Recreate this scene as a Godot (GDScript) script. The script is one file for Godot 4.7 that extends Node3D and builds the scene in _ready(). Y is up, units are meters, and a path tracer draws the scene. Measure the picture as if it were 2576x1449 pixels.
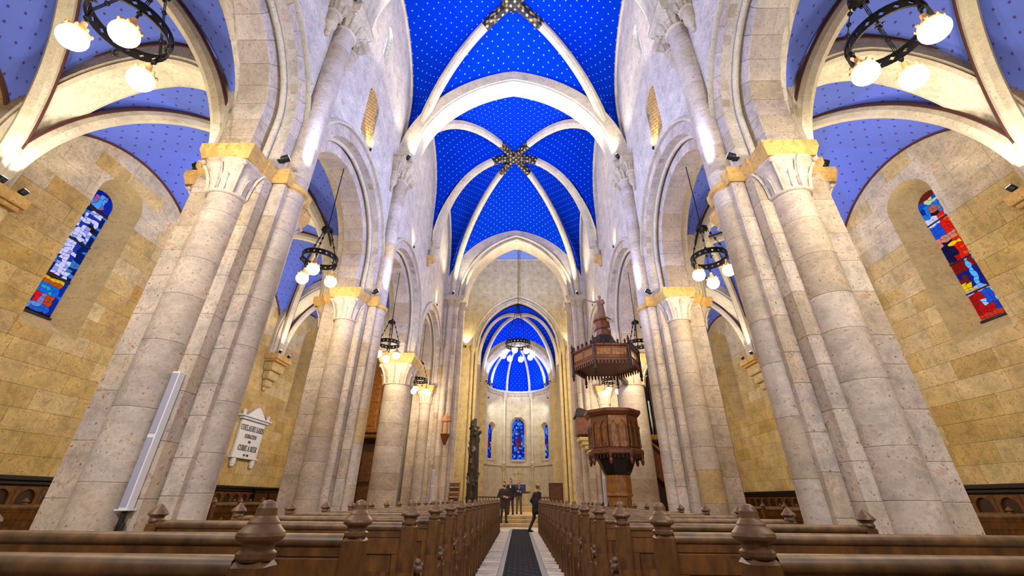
extends Node3D
# Church interior seen up the nave. x to the right, y up, depth d up the nave (z = -d). Nave axis x = 0.

class Soup:
	var v := PackedVector3Array()
	var uv := PackedVector2Array()
	var sg := PackedInt32Array()
	var c := PackedColorArray()
	func n() -> int: return v.size()
	func tri(a: Vector3, b: Vector3, k: Vector3, s := -1, ua := Vector2.ZERO, ub := Vector2.ZERO, uk := Vector2.ZERO) -> void:
		v.append(a); v.append(b); v.append(k)
		uv.append(ua); uv.append(ub); uv.append(uk)
		sg.append(s)
	func quad(a: Vector3, b: Vector3, k: Vector3, e: Vector3, s := -1) -> void:
		tri(a, b, k, s); tri(a, k, e, s)
	func flip(i: int) -> void:
		var t := v[i + 1]; v[i + 1] = v[i + 2]; v[i + 2] = t
		var u := uv[i + 1]; uv[i + 1] = uv[i + 2]; uv[i + 2] = u
	func close(start: int) -> void:          # clockwise faces outward on a closed shape
		var o := v[start]
		var vol := 0.0
		for i in range(start, v.size(), 3):
			vol += (v[i] - o).dot((v[i + 1] - o).cross(v[i + 2] - o))
		if vol > 0.0:
			for i in range(start, v.size(), 3): flip(i)
	func convex(start: int) -> void:
		var m := Vector3.ZERO
		for i in range(start, v.size()): m += v[i]
		m /= float(v.size() - start)
		for i in range(start, v.size(), 3):
			var nn := (v[i + 1] - v[i]).cross(v[i + 2] - v[i])
			if nn.dot((v[i] + v[i + 1] + v[i + 2]) / 3.0 - m) > 0.0: flip(i)
	func toward(start: int, p: Vector3) -> void:   # an open sheet: its front looks at p
		var sum := 0.0
		for i in range(start, v.size(), 3):
			var nn := (v[i + 1] - v[i]).cross(v[i + 2] - v[i])
			sum += nn.dot(p - v[i])
		if sum > 0.0:
			for i in range(start, v.size(), 3): flip(i)

const EYE := 1.17
const POWER := 0.27
var M := {}
var used := {}
var rng := RandomNumberGenerator.new()

func P(x: float, y: float, d: float) -> Vector3: return Vector3(x, y, -d)

# ------------------------------------------------------------------ nodes
func numbered(called: String) -> String:
	var k: int = used.get(called, 0)
	used[called] = k + 1
	return called if k == 0 else "%s_%03d" % [called, k]

func mesh_of(s: Soup) -> ArrayMesh:
	var st := SurfaceTool.new()
	st.begin(Mesh.PRIMITIVE_TRIANGLES)
	var col := s.c.size() == s.v.size()
	for i in s.v.size():
		st.set_smooth_group(s.sg[i / 3])
		if col: st.set_color(s.c[i])
		st.set_uv(s.uv[i])
		st.add_vertex(s.v[i])
	st.generate_normals()
	return st.commit()

func obj(s: Soup, called: String, m: Material, parent: Node = null) -> MeshInstance3D:
	return put(mesh_of(s), called, m, parent)

func put(mesh: Mesh, called: String, m: Material, parent: Node = null) -> MeshInstance3D:
	var o := MeshInstance3D.new()
	o.mesh = mesh
	o.material_override = m
	o.name = called if parent else numbered(called)
	(parent if parent else self).add_child(o, true)
	return o

func thing(called: String, label: String, category: String, at := Vector3.ZERO, turn := 0.0, group := "") -> Node3D:
	var o := Node3D.new()
	o.name = numbered(called)
	add_child(o)
	o.position = at
	o.rotation.y = turn
	tag(o, label, category, group)
	return o

func tag(o: Node, label: String, category: String, group := "") -> void:
	o.set_meta("label", label)
	o.set_meta("category", category)
	if group: o.set_meta("group", group)

func struct_node(called: String, label: String, at := Vector3.ZERO) -> Node3D:
	var o := Node3D.new()
	o.name = numbered(called)
	add_child(o)
	o.position = at
	o.set_meta("kind", "structure")
	o.set_meta("label", label)
	o.set_meta("category", called.split("_")[0])
	return o

func copy_of(src: Node3D, at: Vector3, label := "") -> Node3D:
	var r: Node3D = src.duplicate()
	r.name = numbered(String(src.name).rstrip("0123456789").trim_suffix("_"))
	add_child(r)
	r.position = at
	if label: r.set_meta("label", label)
	return r

# ------------------------------------------------------------------ shapes
func sbox(s: Soup, c: Vector3, z: Vector3, b := 0.0, bas := Basis()) -> void:
	var h := z * 0.5
	var st := s.n()
	if b <= 0.0:
		var k := []
		for i in 8: k.append(c + bas * Vector3(h.x * (1 if i & 1 else -1), h.y * (1 if i & 2 else -1), h.z * (1 if i & 4 else -1)))
		for f in [[0, 1, 3, 2], [4, 5, 7, 6], [0, 1, 5, 4], [2, 3, 7, 6], [0, 2, 6, 4], [1, 3, 7, 5]]:
			s.quad(k[f[0]], k[f[1]], k[f[2]], k[f[3]])
	else:
		b = minf(b, minf(h.x, minf(h.y, h.z)) * 0.9)
		var pt := func(sx: int, sy: int, sz: int, ax: int) -> Vector3:
			var q := Vector3(sx * (h.x - b), sy * (h.y - b), sz * (h.z - b))
			if ax == 0: q.x = sx * h.x
			elif ax == 1: q.y = sy * h.y
			else: q.z = sz * h.z
			return c + bas * q
		for e in [-1, 1]:
			s.quad(pt.call(e, -1, -1, 0), pt.call(e, 1, -1, 0), pt.call(e, 1, 1, 0), pt.call(e, -1, 1, 0))
			s.quad(pt.call(-1, e, -1, 1), pt.call(1, e, -1, 1), pt.call(1, e, 1, 1), pt.call(-1, e, 1, 1))
			s.quad(pt.call(-1, -1, e, 2), pt.call(1, -1, e, 2), pt.call(1, 1, e, 2), pt.call(-1, 1, e, 2))
			for g in [-1, 1]:
				s.quad(pt.call(e, g, -1, 0), pt.call(e, g, 1, 0), pt.call(e, g, 1, 1), pt.call(e, g, -1, 1))
				s.quad(pt.call(e, -1, g, 0), pt.call(e, 1, g, 0), pt.call(e, 1, g, 2), pt.call(e, -1, g, 2))
				s.quad(pt.call(-1, e, g, 1), pt.call(1, e, g, 1), pt.call(1, e, g, 2), pt.call(-1, e, g, 2))
				for w in [-1, 1]:
					s.tri(pt.call(e, g, w, 0), pt.call(e, g, w, 1), pt.call(e, g, w, 2))
	s.convex(st)

# polygon in the x/y plane of xf, drawn out along its z from h0 to h1; bev pulls the two rims in
func prism(s: Soup, poly: PackedVector2Array, xf: Transform3D, h0: float, h1: float, bev := 0.0, smooth := -1) -> void:
	var n := poly.size()
	if n < 3: return
	var st := s.n()
	var mid := Vector2.ZERO
	for q in poly: mid += q
	mid /= n
	var rings := []
	var lv := [[h0, 0.0], [h1, 0.0]]
	if bev > 0.0: lv = [[h0, bev], [h0 + bev, 0.0], [h1 - bev, 0.0], [h1, bev]]
	for l in lv:
		var r := PackedVector3Array()
		for q in poly:
			var dd := q - mid
			var ln := dd.length()
			var w := q if l[1] == 0.0 else mid + dd * maxf(0.2, (ln - l[1]) / maxf(ln, 0.001))
			r.append(xf * Vector3(w.x, w.y, l[0]))
		rings.append(r)
	for k in rings.size() - 1:
		for i in n:
			var j := (i + 1) % n
			s.quad(rings[k][i], rings[k][j], rings[k + 1][j], rings[k + 1][i], smooth)
	var ix := Geometry2D.triangulate_polygon(poly)
	for i in range(0, ix.size(), 3):
		s.tri(rings[0][ix[i]], rings[0][ix[i + 1]], rings[0][ix[i + 2]])
		s.tri(rings[-1][ix[i]], rings[-1][ix[i + 2]], rings[-1][ix[i + 1]])
	# caps and sides must agree before the volume test
	var area := 0.0
	for i in n: area += poly[i].cross(poly[(i + 1) % n])
	var tarea := 0.0
	if ix.size() >= 3:
		tarea = (poly[ix[1]] - poly[ix[0]]).cross(poly[ix[2]] - poly[ix[0]])
	if area * tarea < 0.0:
		pass
	else:
		for i in range(s.n() - ix.size() * 2, s.n(), 3): s.flip(i)
	s.close(st)

const UPRIGHT := Basis(Vector3(1, 0, 0), Vector3(0, 0, -1), Vector3(0, 1, 0))     # plan polygon (x, d) drawn upwards

func circle(c: Vector2, r: float, n: int) -> PackedVector2Array:
	var a := PackedVector2Array()
	for i in n: a.append(c + Vector2(cos(TAU * i / n), sin(TAU * i / n)) * r)
	return a

func lathe(s: Soup, prof: Array, n: int, xf := Transform3D(), soft := false) -> void:
	var st := s.n()
	for k in prof.size() - 1:
		var a: Vector2 = prof[k]
		var b: Vector2 = prof[k + 1]
		var g := 1 if soft else k + 1
		for i in n:
			var t0 := TAU * i / n
			var t1 := TAU * ((i + 1) % n) / n
			var p0 := xf * Vector3(cos(t0) * a.x, a.y, sin(t0) * a.x)
			var p1 := xf * Vector3(cos(t1) * a.x, a.y, sin(t1) * a.x)
			var p2 := xf * Vector3(cos(t1) * b.x, b.y, sin(t1) * b.x)
			var p3 := xf * Vector3(cos(t0) * b.x, b.y, sin(t0) * b.x)
			if a.x > 1e-5: s.tri(p0, p1, p2, g)
			if b.x > 1e-5: s.tri(p0, p2, p3, g)
	for e in [0, prof.size() - 1]:
		var q: Vector2 = prof[e]
		if q.x > 1e-5:
			var m := xf * Vector3(0, q.y, 0)
			for i in n:
				var t0 := TAU * i / n
				var t1 := TAU * ((i + 1) % n) / n
				var p0 := xf * Vector3(cos(t0) * q.x, q.y, sin(t0) * q.x)
				var p1 := xf * Vector3(cos(t1) * q.x, q.y, sin(t1) * q.x)
				if e == 0: s.tri(m, p1, p0)
				else: s.tri(m, p0, p1)
	s.close(st)

# profile carried along frames (origin, x = across, y = outward)
func sweep(s: Soup, fr: Array, prof: PackedVector2Array, soft := false, loop := false) -> void:
	var st := s.n()
	var n := prof.size()
	var m := fr.size()
	for k in (m if loop else m - 1):
		var A: Transform3D = fr[k]
		var B: Transform3D = fr[(k + 1) % m]
		for i in n:
			var j := (i + 1) % n
			var a := A.origin + A.basis.x * prof[i].x + A.basis.y * prof[i].y
			var b := A.origin + A.basis.x * prof[j].x + A.basis.y * prof[j].y
			var c := B.origin + B.basis.x * prof[j].x + B.basis.y * prof[j].y
			var e := B.origin + B.basis.x * prof[i].x + B.basis.y * prof[i].y
			s.quad(a, b, c, e, 1 if soft else i + 1)
	if not loop:
		for q in [0, m - 1]:
			var A: Transform3D = fr[q]
			var ctr := Vector2.ZERO
			for p in prof: ctr += p
			ctr /= n
			var c3 := A.origin + A.basis.x * ctr.x + A.basis.y * ctr.y
			for i in n:
				var j := (i + 1) % n
				var a := A.origin + A.basis.x * prof[i].x + A.basis.y * prof[i].y
				var b := A.origin + A.basis.x * prof[j].x + A.basis.y * prof[j].y
				if q == 0: s.tri(c3, b, a)
				else: s.tri(c3, a, b)
	s.close(st)

func tube(s: Soup, a: Vector3, b: Vector3, ra: float, rb := -1.0, n := 8) -> void:
	if rb < 0.0: rb = ra
	var up := (b - a).normalized()
	var side := up.cross(Vector3(0.31, 0.2, 0.93)).normalized()
	lathe(s, [Vector2(ra, 0), Vector2(rb, (b - a).length())], n, Transform3D(Basis(side, up, side.cross(up)), a))

func ball(s: Soup, c: Vector3, r: Vector3, n := 12, m := 8) -> void:
	var pr := []
	for i in m + 1:
		var t := PI * i / m
		pr.append(Vector2(sin(t) if i > 0 and i < m else 0.0, -cos(t)))
	lathe(s, pr, n, Transform3D(Basis.from_scale(r), c), true)

func sheet(s: Soup, rows: Array, look: Vector3, uvs := [], g := 1) -> void:
	var st := s.n()
	for k in rows.size() - 1:
		for i in rows[k].size() - 1:
			var u0 := Vector2.ZERO; var u1 := Vector2.ZERO; var u2 := Vector2.ZERO; var u3 := Vector2.ZERO
			if uvs:
				u0 = uvs[k][i]; u1 = uvs[k][i + 1]; u2 = uvs[k + 1][i + 1]; u3 = uvs[k + 1][i]
			var a: Vector3 = rows[k][i]; var b: Vector3 = rows[k][i + 1]; var c: Vector3 = rows[k + 1][i + 1]; var e: Vector3 = rows[k + 1][i]
			if a.distance_squared_to(b) > 1e-10: s.tri(a, b, c, g, u0, u1, u2)
			if c.distance_squared_to(e) > 1e-10: s.tri(a, c, e, g, u0, u2, u3)
	s.toward(st, look)

# half an arch from its springing (0, 0) to its crown (a, stilt + rise)
func half_arch(a: float, stilt: float, rise: float, n: int, pointed := true) -> PackedVector2Array:
	var o := PackedVector2Array()
	var ns := int(ceil(stilt / 0.6))
	for i in ns: o.append(Vector2(0, stilt * i / ns))
	if pointed and rise >= a:
		var R := (rise * rise + a * a) / (2.0 * a)
		var ph := asin(minf(1.0, rise / R))
		if R <= a * 1.0001: ph = PI / 2
		for i in n + 1:
			var t := ph * i / n
			o.append(Vector2(R * (1.0 - cos(t)), stilt + R * sin(t)))
	else:
		for i in n + 1:
			var t := PI / 2 * i / n
			o.append(Vector2(a * (1.0 - cos(t)), stilt + rise * sin(t)))
	return o

func whole_arch(a: float, stilt: float, rise: float, n: int, pointed := true) -> PackedVector2Array:   # centred on 0
	var h := half_arch(a, stilt, rise, n, pointed)
	var o := PackedVector2Array()
	for q in h: o.append(Vector2(q.x - a, q.y))
	for i in range(h.size() - 2, -1, -1): o.append(Vector2(a - h[i].x, h[i].y))
	return o

# frames of a plane curve (h along hd, y up) from org; across = the plane's normal
func frames(pts: PackedVector2Array, org: Vector3, hd: Vector3) -> Array:
	var across := hd.cross(Vector3.UP).normalized()
	var fr := []
	for i in pts.size():
		var t := (pts[mini(i + 1, pts.size() - 1)] - pts[maxi(i - 1, 0)]).normalized()
		var nr := Vector2(-t.y, t.x)
		fr.append(Transform3D(Basis(across, hd * nr.x + Vector3.UP * nr.y, hd * t.x + Vector3.UP * t.y), org + hd * pts[i].x + Vector3.UP * pts[i].y))
	return fr

func resample(p: PackedVector2Array, n: int) -> PackedVector2Array:
	var L := [0.0]
	for i in p.size() - 1: L.append(L[-1] + p[i].distance_to(p[i + 1]))
	var o := PackedVector2Array()
	var k := 0
	for i in n + 1:
		var t: float = L[-1] * i / n
		while k < p.size() - 2 and L[k + 1] < t: k += 1
		var w: float = clampf((t - L[k]) / maxf(1e-6, L[k + 1] - L[k]), 0, 1)
		o.append(p[k].lerp(p[k + 1], w))
	return o

# ------------------------------------------------------------------ materials
func tex(im: Image) -> ImageTexture:
	im.generate_mipmaps()
	return ImageTexture.create_from_image(im)

func noise_img(n: int, f: float, sd: int, oct := 4, cell := false) -> Image:
	var z := FastNoiseLite.new()
	z.seed = sd
	z.frequency = f
	z.fractal_octaves = oct
	if cell: z.noise_type = FastNoiseLite.TYPE_CELLULAR
	return z.get_seamless_image(n, n)

func mat(c: Color, rough := 0.85, metal := 0.0) -> StandardMaterial3D:
	var m := StandardMaterial3D.new()
	m.albedo_color = c
	m.roughness = rough
	m.metallic = metal
	return m

func textured(base: StandardMaterial3D, c: Color) -> StandardMaterial3D:
	var m: StandardMaterial3D = base.duplicate()
	m.albedo_color = c
	return m

func glow(c: Color, e: float) -> StandardMaterial3D:
	var m := mat(c, 0.4)
	m.emission_enabled = true
	m.emission = c
	m.emission_energy_multiplier = e
	return m

func star_tile(ground: Color, star: Color, r: float, speck: Color) -> ImageTexture:
	var n := 96
	var im := Image.create(n, n, false, Image.FORMAT_RGB8)
	for y in n:
		for x in n:
			var c := ground
			for q in [Vector2(24, 24), Vector2(72, 72)]:
				var dd: Vector2 = Vector2(x + 0.5, y + 0.5) - q
				var a := dd.angle()
				var rr: float = r * (0.72 + 0.28 * cos(6.0 * a))
				if dd.length() < rr: c = star
				elif dd.length() < r * 0.3: c = speck
			im.set_pixel(x, y, c)
	return tex(im)

func make_materials() -> void:
	var N := 512
	var big := noise_img(N, 0.006, 3)
	var mid := noise_img(N, 0.025, 7, 5)
	var fine := noise_img(N, 0.11, 11, 3)
	var pit := noise_img(N, 0.09, 23, 2)
	var al := Image.create(N, N, false, Image.FORMAT_RGB8)
	var hi := Image.create(N, N, false, Image.FORMAT_RGB8)
	for y in N:
		for x in N:
			var b := big.get_pixel(x, y).r
			var m := mid.get_pixel(x, y).r
			var f := fine.get_pixel(x, y).r
			var p := pit.get_pixel(x, y).r
			var w := 0.86 + (b - 0.5) * 0.22 + (m - 0.5) * 0.2 + (f - 0.5) * 0.1
			var stain := clampf((m - 0.56) * 5.0, 0, 1) * clampf((b - 0.40) * 4.0, 0, 1)
			var c := Color(w, w * 0.985, w * 0.96).lerp(Color(0.58, 0.45, 0.34), stain * 0.36)
			var hole := clampf((p - 0.74) * 9.0, 0, 1) * clampf((m - 0.40) * 5.0, 0, 1)
			c = c.lerp(Color(0.36, 0.29, 0.23), hole * 0.8)
			al.set_pixel(x, y, c)
			var h := 0.55 + (m - 0.5) * 0.5 + (f - 0.5) * 0.35 - hole * 0.4
			hi.set_pixel(x, y, Color(h, h, h))
	hi.bump_map_to_normal_map(1.6)
	var st := mat(Color.WHITE, 0.92)
	st.albedo_texture = tex(al)
	st.normal_enabled = true
	st.normal_texture = tex(hi)
	st.normal_scale = 0.7
	st.uv1_triplanar = true
	st.uv1_world_triplanar = true
	st.uv1_scale = Vector3(0.42, 0.42, 0.42)
	M.stone = st
	# limestone of the piers: cream, rose and a few honey blocks
	M.pale = []
	for c in [Color(0.84, 0.79, 0.745), Color(0.82, 0.765, 0.725), Color(0.86, 0.81, 0.77), Color(0.80, 0.75, 0.715), Color(0.83, 0.77, 0.70), Color(0.78, 0.715, 0.64)]:
		M.pale.append(textured(st, c))
	M.honey = textured(st, Color(0.84, 0.74, 0.55))
	M.abacus = textured(st, Color(0.90, 0.74, 0.46))
	M.wall = []
	for c in [Color(0.86, 0.75, 0.50), Color(0.87, 0.77, 0.53), Color(0.83, 0.72, 0.46), Color(0.88, 0.79, 0.58), Color(0.85, 0.74, 0.52), Color(0.80, 0.68, 0.42)]:
		M.wall.append(textured(st, c))
	M.wall_pale = textured(st, Color(0.84, 0.78, 0.67))
	M.joint = textured(st, Color(0.72, 0.63, 0.44))
	M.clear = textured(st, Color(0.87, 0.84, 0.80))
	M.rib = textured(st, Color(0.88, 0.84, 0.75))
	M.chancel = textured(st, Color(0.85, 0.78, 0.60))
	M.border = mat(Color(0.30, 0.15, 0.12), 0.9)
	# painted vaults
	var v1 := mat(Color.WHITE, 0.8)
	v1.albedo_texture = star_tile(Color(0.0, 0.165, 0.66), Color(0.52, 0.72, 1.0), 7.0, Color(0.52, 0.72, 1.0))
	v1.metallic_specular = 0.1
	M.vault = v1
	var v2 := mat(Color.WHITE, 0.85)
	v2.albedo_texture = star_tile(Color(0.36, 0.42, 0.76), Color(0.27, 0.20, 0.40), 8.5, Color(0.42, 0.22, 0.28))
	v2.metallic_specular = 0.1
	M.vault_aisle = v2
	var v3 := mat(Color.WHITE, 0.7)
	v3.albedo_texture = star_tile(Color(0.03, 0.04, 0.10), Color(0.80, 0.68, 0.40), 20.0, Color(0.75, 0.2, 0.15))
	v3.uv1_triplanar = true
	v3.uv1_world_triplanar = true
	v3.uv1_scale = Vector3(3.2, 3.2, 3.2)
	M.painted = v3
	# oak
	var wn := FastNoiseLite.new()
	wn.seed = 5
	wn.frequency = 0.02
	var wi := Image.create(N, N, false, Image.FORMAT_RGB8)
	var wh := Image.create(N, N, false, Image.FORMAT_RGB8)
	for y in N:
		for x in N:
			var a := TAU * x / N
			var g := wn.get_noise_3d(cos(a) * 60.0, sin(a) * 60.0, y * 0.35)
			var f := fine.get_pixel((x * 3) % N, (y / 5) % N).r
			var w := 0.80 + g * 0.35 + (f - 0.5) * 0.22
			wi.set_pixel(x, y, Color(w, w * 0.97, w * 0.92))
			var h := 0.5 + (f - 0.5) * 0.5
			wh.set_pixel(x, y, Color(h, h, h))
	wh.bump_map_to_normal_map(1.0)
	var wd := mat(Color(0.44, 0.275, 0.07), 0.45)
	wd.albedo_texture = tex(wi)
	wd.normal_enabled = true
	wd.normal_texture = tex(wh)
	wd.normal_scale = 0.35
	wd.uv1_triplanar = true
	wd.uv1_scale = Vector3(1.4, 1.4, 1.4)
	M.oak = wd
	M.oak_rail = textured(wd, Color(0.48, 0.35, 0.20))
	M.oak_knob = textured(wd, Color(0.47, 0.34, 0.22))
	M.oak_dark = textured(wd, Color(0.24, 0.125, 0.05))
	M.oak_red = textured(wd, Color(0.47, 0.24, 0.09))
	M.oak_black = textured(wd, Color(0.12, 0.065, 0.035))
	M.oak_gold = textured(wd, Color(0.66, 0.42, 0.13))
	M.iron = mat(Color(0.045, 0.042, 0.045), 0.5, 0.6)
	M.black = mat(Color(0.03, 0.03, 0.035), 0.5)
	M.white = mat(Color(0.86, 0.86, 0.88), 0.5)
	M.grille = mat(Color(0.62, 0.61, 0.68), 0.8)
	M.brass = mat(Color(0.72, 0.55, 0.36), 0.4, 0.5)
	M.lead = mat(Color(0.02, 0.02, 0.025), 0.6)
	M.marble = textured(st, Color(0.86, 0.84, 0.84))
	M.pipe = mat(Color(0.52, 0.52, 0.54), 0.35, 0.9)
	M.globe = glow(Color(1.0, 0.97, 0.92), 5.0)
	M.lens = glow(Color(1.0, 0.97, 0.9), 6.0)

func pale() -> Material:
	return M.honey if rng.randf() < 0.04 else M.pale[rng.randi() % M.pale.size()]

# ------------------------------------------------------------------ the scene
func _ready() -> void:
	rng.seed = 20
	# camera
	var p := deg_to_rad(27.52)
	var yw := deg_to_rad(1.08)
	var ro := deg_to_rad(0.5)
	var f := P(-sin(yw) * cos(p), sin(p), cos(yw) * cos(p))
	var r0 := P(cos(yw), 0, sin(yw))
	var u0 := P(sin(yw) * sin(p), cos(p), -cos(yw) * sin(p))
	var cam := Camera3D.new()
	cam.fov = 70.72
	cam.near = 0.05
	cam.far = 200.0
	add_child(cam)
	cam.transform = Transform3D(Basis(r0 * cos(ro) + u0 * sin(ro), -r0 * sin(ro) + u0 * cos(ro), -f), P(0.23, EYE, 0))
	cam.current = true
	# nothing of the sky gets in: the church is closed and lit by its own lamps
	var env := Environment.new()
	env.background_mode = Environment.BG_COLOR
	env.background_color = Color(0.10, 0.14, 0.22)
	env.tonemap_mode = Environment.TONE_MAPPER_LINEAR
	env.tonemap_exposure = 1.0
	env.sdfgi_enabled = true
	env.ssao_enabled = true
	env.ssil_enabled = true
	var we := WorldEnvironment.new()
	we.environment = env
	add_child(we)
	make_materials()
	build_floor()
	build_outer_walls()
	build_nave_walls()
	build_vaults()
	build_crossing()
	build_apse()
	build_piers()
	build_uplights()
	build_chandeliers()
	build_pews()
	build_pulpit()
	build_fittings()
	build_people()

const PIER := [6.1, 11.5, 17.2, 22.8]
const SPRING := 12.2          # nave vault
const LOW := 6.65             # arcade capitals
# arcade openings: centre, inner radius
const ARC := [[3.35, 1.9], [8.8, 1.85], [14.4, 2.05], [19.95, 1.95]]

func build_floor() -> void:
	var fl := struct_node("floor", "stone floor with a dark runner up the centre aisle")
	var s := Soup.new()
	sbox(s, P(0, -0.15, 11.0), Vector3(23.6, 0.3, 28.5))
	obj(s, "slab", M.pale[3], fl)
	var xa := 0.29
	# ribbed white slabs beside the runner
	var ms := []
	for k in 3:
		s = Soup.new()
		sbox(s, Vector3.ZERO, Vector3(0.36, 0.03, 0.285), 0.006)
		ms.append(mesh_of(s))
	for side in [-1, 1]:
		for k in 52:
			var o := put(ms[k % 3], "slab_tile", M.marble, fl)
			o.position = P(xa + side * 0.62, 0.012, 3.0 + k * 0.335)
		s = Soup.new()
		sbox(s, P(xa + side * 0.385, 0.012, 11.6), Vector3(0.10, 0.026, 17.8), 0.004)
		obj(s, "border_strip", mat(Color(0.42, 0.42, 0.48), 0.6), fl)
		s = Soup.new()
		sbox(s, P(xa + side * 0.62, 0.004, 11.6), Vector3(0.40, 0.012, 17.8))
		obj(s, "joint_bed", mat(Color(0.25, 0.24, 0.26), 0.8), fl)
	var im := Image.create(64, 64, false, Image.FORMAT_RGB8)
	for y in 64:
		for x in 64:
			var e := (x % 16) < 1 or (y % 16) < 1
			var t := 0.17 + 0.05 * float(((x / 16) * 7 + (y / 16) * 5) % 4) / 3.0
			im.set_pixel(x, y, Color(0.09, 0.09, 0.10) if e else Color(t, t, t * 1.15))
	var rm := mat(Color.WHITE, 0.95)
	rm.metallic_specular = 0.1
	rm.albedo_texture = tex(im)
	rm.uv1_triplanar = true
	rm.uv1_world_triplanar = true
	rm.uv1_scale = Vector3(2.4, 2.4, 2.4)
	s = Soup.new()
	sbox(s, P(xa, 0.012, 11.6), Vector3(0.66, 0.028, 17.8), 0.004)
	obj(s, "runner", rm, fl)
	# steps up to the crossing
	for k in 3:
		s = Soup.new()
		var d0 := 22.4 + k * 0.42
		sbox(s, P(0.1, 0.075 + k * 0.15, (d0 + 42.0) / 2), Vector3(7.4 if k < 1 else 11.0, 0.15, 42.0 - d0), 0.012)
		obj(s, "step", M.honey, fl)
	for k in 2:
		s = Soup.new()
		var d0 := 31.0 + k * 0.4
		sbox(s, P(0.17, 0.525 + k * 0.15, (d0 + 42.0) / 2), Vector3(7.0, 0.15, 42.0 - d0), 0.012)
		obj(s, "step", M.honey, fl)

func lancet(hw: float, y0: float, ysp: float, n: int) -> PackedVector2Array:    # round-headed opening
	var o := PackedVector2Array([Vector2(-hw, y0)])
	for i in n + 1: o.append(Vector2(-hw * cos(PI * i / n), ysp + hw * sin(PI * i / n)))
	o.append(Vector2(hw, y0))
	return o

# wall sheet in (d, y) between d0 and d1 with round-headed holes; drawn out from xa to xb
func pierced(s: Soup, d0: float, d1: float, y0: float, y1: float, holes: Array, xa: float, xb: float, base := PackedVector2Array()) -> void:
	var cuts := [d0]
	for h in holes: cuts.append(h[0])
	cuts.append(d1)
	var xf := Transform3D(Basis(Vector3(0, 0, -1), Vector3(0, 1, 0), Vector3(1, 0, 0)), Vector3.ZERO)
	for k in cuts.size() - 1:
		var poly := PackedVector2Array([Vector2(cuts[k], y0), Vector2(cuts[k + 1], y0), Vector2(cuts[k + 1], y1), Vector2(cuts[k], y1)])
		var parts := [poly]
		for h in holes:
			var hp := PackedVector2Array()
			for q in lancet(h[1], h[2], h[3], 14): hp.append(q + Vector2(h[0], 0))
			var nx := []
			for pp in parts:
				for r in Geometry2D.clip_polygons(pp, hp):
					if not Geometry2D.is_polygon_clockwise(r): nx.append(r)
			parts = nx
		for pp in parts: prism(s, pp, xf, xa, xb)

const WIN := [8.65, 14.4, 20.0]

func build_outer_walls() -> void:
	for side in [-1, 1]:
		var w := struct_node("wall_" + ("left" if side < 0 else "right"), "honey coloured ashlar aisle wall " + ("carrying the white memorial tablet" if side < 0 else "on the pulpit side of the church"))
		var s := Soup.new()
		var holes := []
		for d in WIN: holes.append([d + 0.12 * maxf(0, side), 0.64, 4.55, 8.30])
		pierced(s, -2.6, 25.0, -0.2, 12.0, holes, side * 10.76, side * 11.8)
		obj(s, "core", M.joint, w)
		# ashlar
		var arcs := []
		var y := 1.50
		var row := 0
		while y < 10.2:
			var h := 0.455
			var d := 5.6 + (row % 2) * 0.45
			while d < 22.6:
				var L := rng.randf_range(0.72, 1.25)
				var q := PackedVector2Array([Vector2(d + 0.002, y + 0.002), Vector2(d + L - 0.002, y + 0.002), Vector2(d + L - 0.002, y + h - 0.002), Vector2(d + 0.002, y + h - 0.002)])
				var mid := d + L / 2
				d += L
				# hidden above the vault
				var bay := 0
				for k in PIER.size() - 1:
					if mid > PIER[k] and mid < PIER[k + 1]: bay = k
				var c: float = (PIER[bay] + PIER[bay + 1]) / 2
				var u := clampf(1.0 - absf(mid - c) / 2.9, 0, 1)
				if y > 6.7 + 0.9 + 2.4 * sqrt(maxf(0.0, 1.0 - (1.0 - u) * (1.0 - u))) + 0.1: continue
				var parts := [q]
				for dd in WIN:
					var hp := PackedVector2Array()
					for e in lancet(0.64, 4.55, 8.30, 14): hp.append(e + Vector2(dd + 0.12 * maxf(0, side), 0))
					var nx := []
					for pp in parts:
						for r in Geometry2D.clip_polygons(pp, hp): nx.append(r)
					parts = nx
				var m: Material = M.wall[rng.randi() % M.wall.size()]
				if y > 7.2 and rng.randf() < 0.75: m = M.wall_pale
				if rng.randf() < 0.04: m = M.honey
				for pp in parts:
					s = Soup.new()
					var pr := rng.randf_range(0.0, 0.008)
					prism(s, pp, Transform3D(Basis(Vector3(0, 0, -1), Vector3(0, 1, 0), Vector3(side, 0, 0)), Vector3.ZERO), 10.70 - pr * 0.6, 10.765, 0.004)
					obj(s, "stone", m, w)
			y += h
			row += 1
		# splayed windows
		var wi := 0
		for dd in WIN:
			wi += 1
			aisle_window(side, dd + 0.12 * maxf(0, side), wi)
		panelling(side)
	# west wall behind the visitor and the two aisle ends
	var b := struct_node("wall_back", "plain stone wall closing the west end")
	var s2 := Soup.new()
	sbox(s2, P(0, 9.9, -2.8), Vector3(23.8, 20.4, 0.5))
	obj(s2, "core", M.clear, b)
	for side in [-1, 1]:
		var e := struct_node("wall_end", "stone wall closing the " + ("plaque side aisle" if side < 0 else "pulpit side aisle"))
		s2 = Soup.new()
		sbox(s2, P(side * 8.6, 5.9, 25.2), Vector3(6.3, 12.4, 0.5))
		obj(s2, "core", M.wall[1], e)

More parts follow.
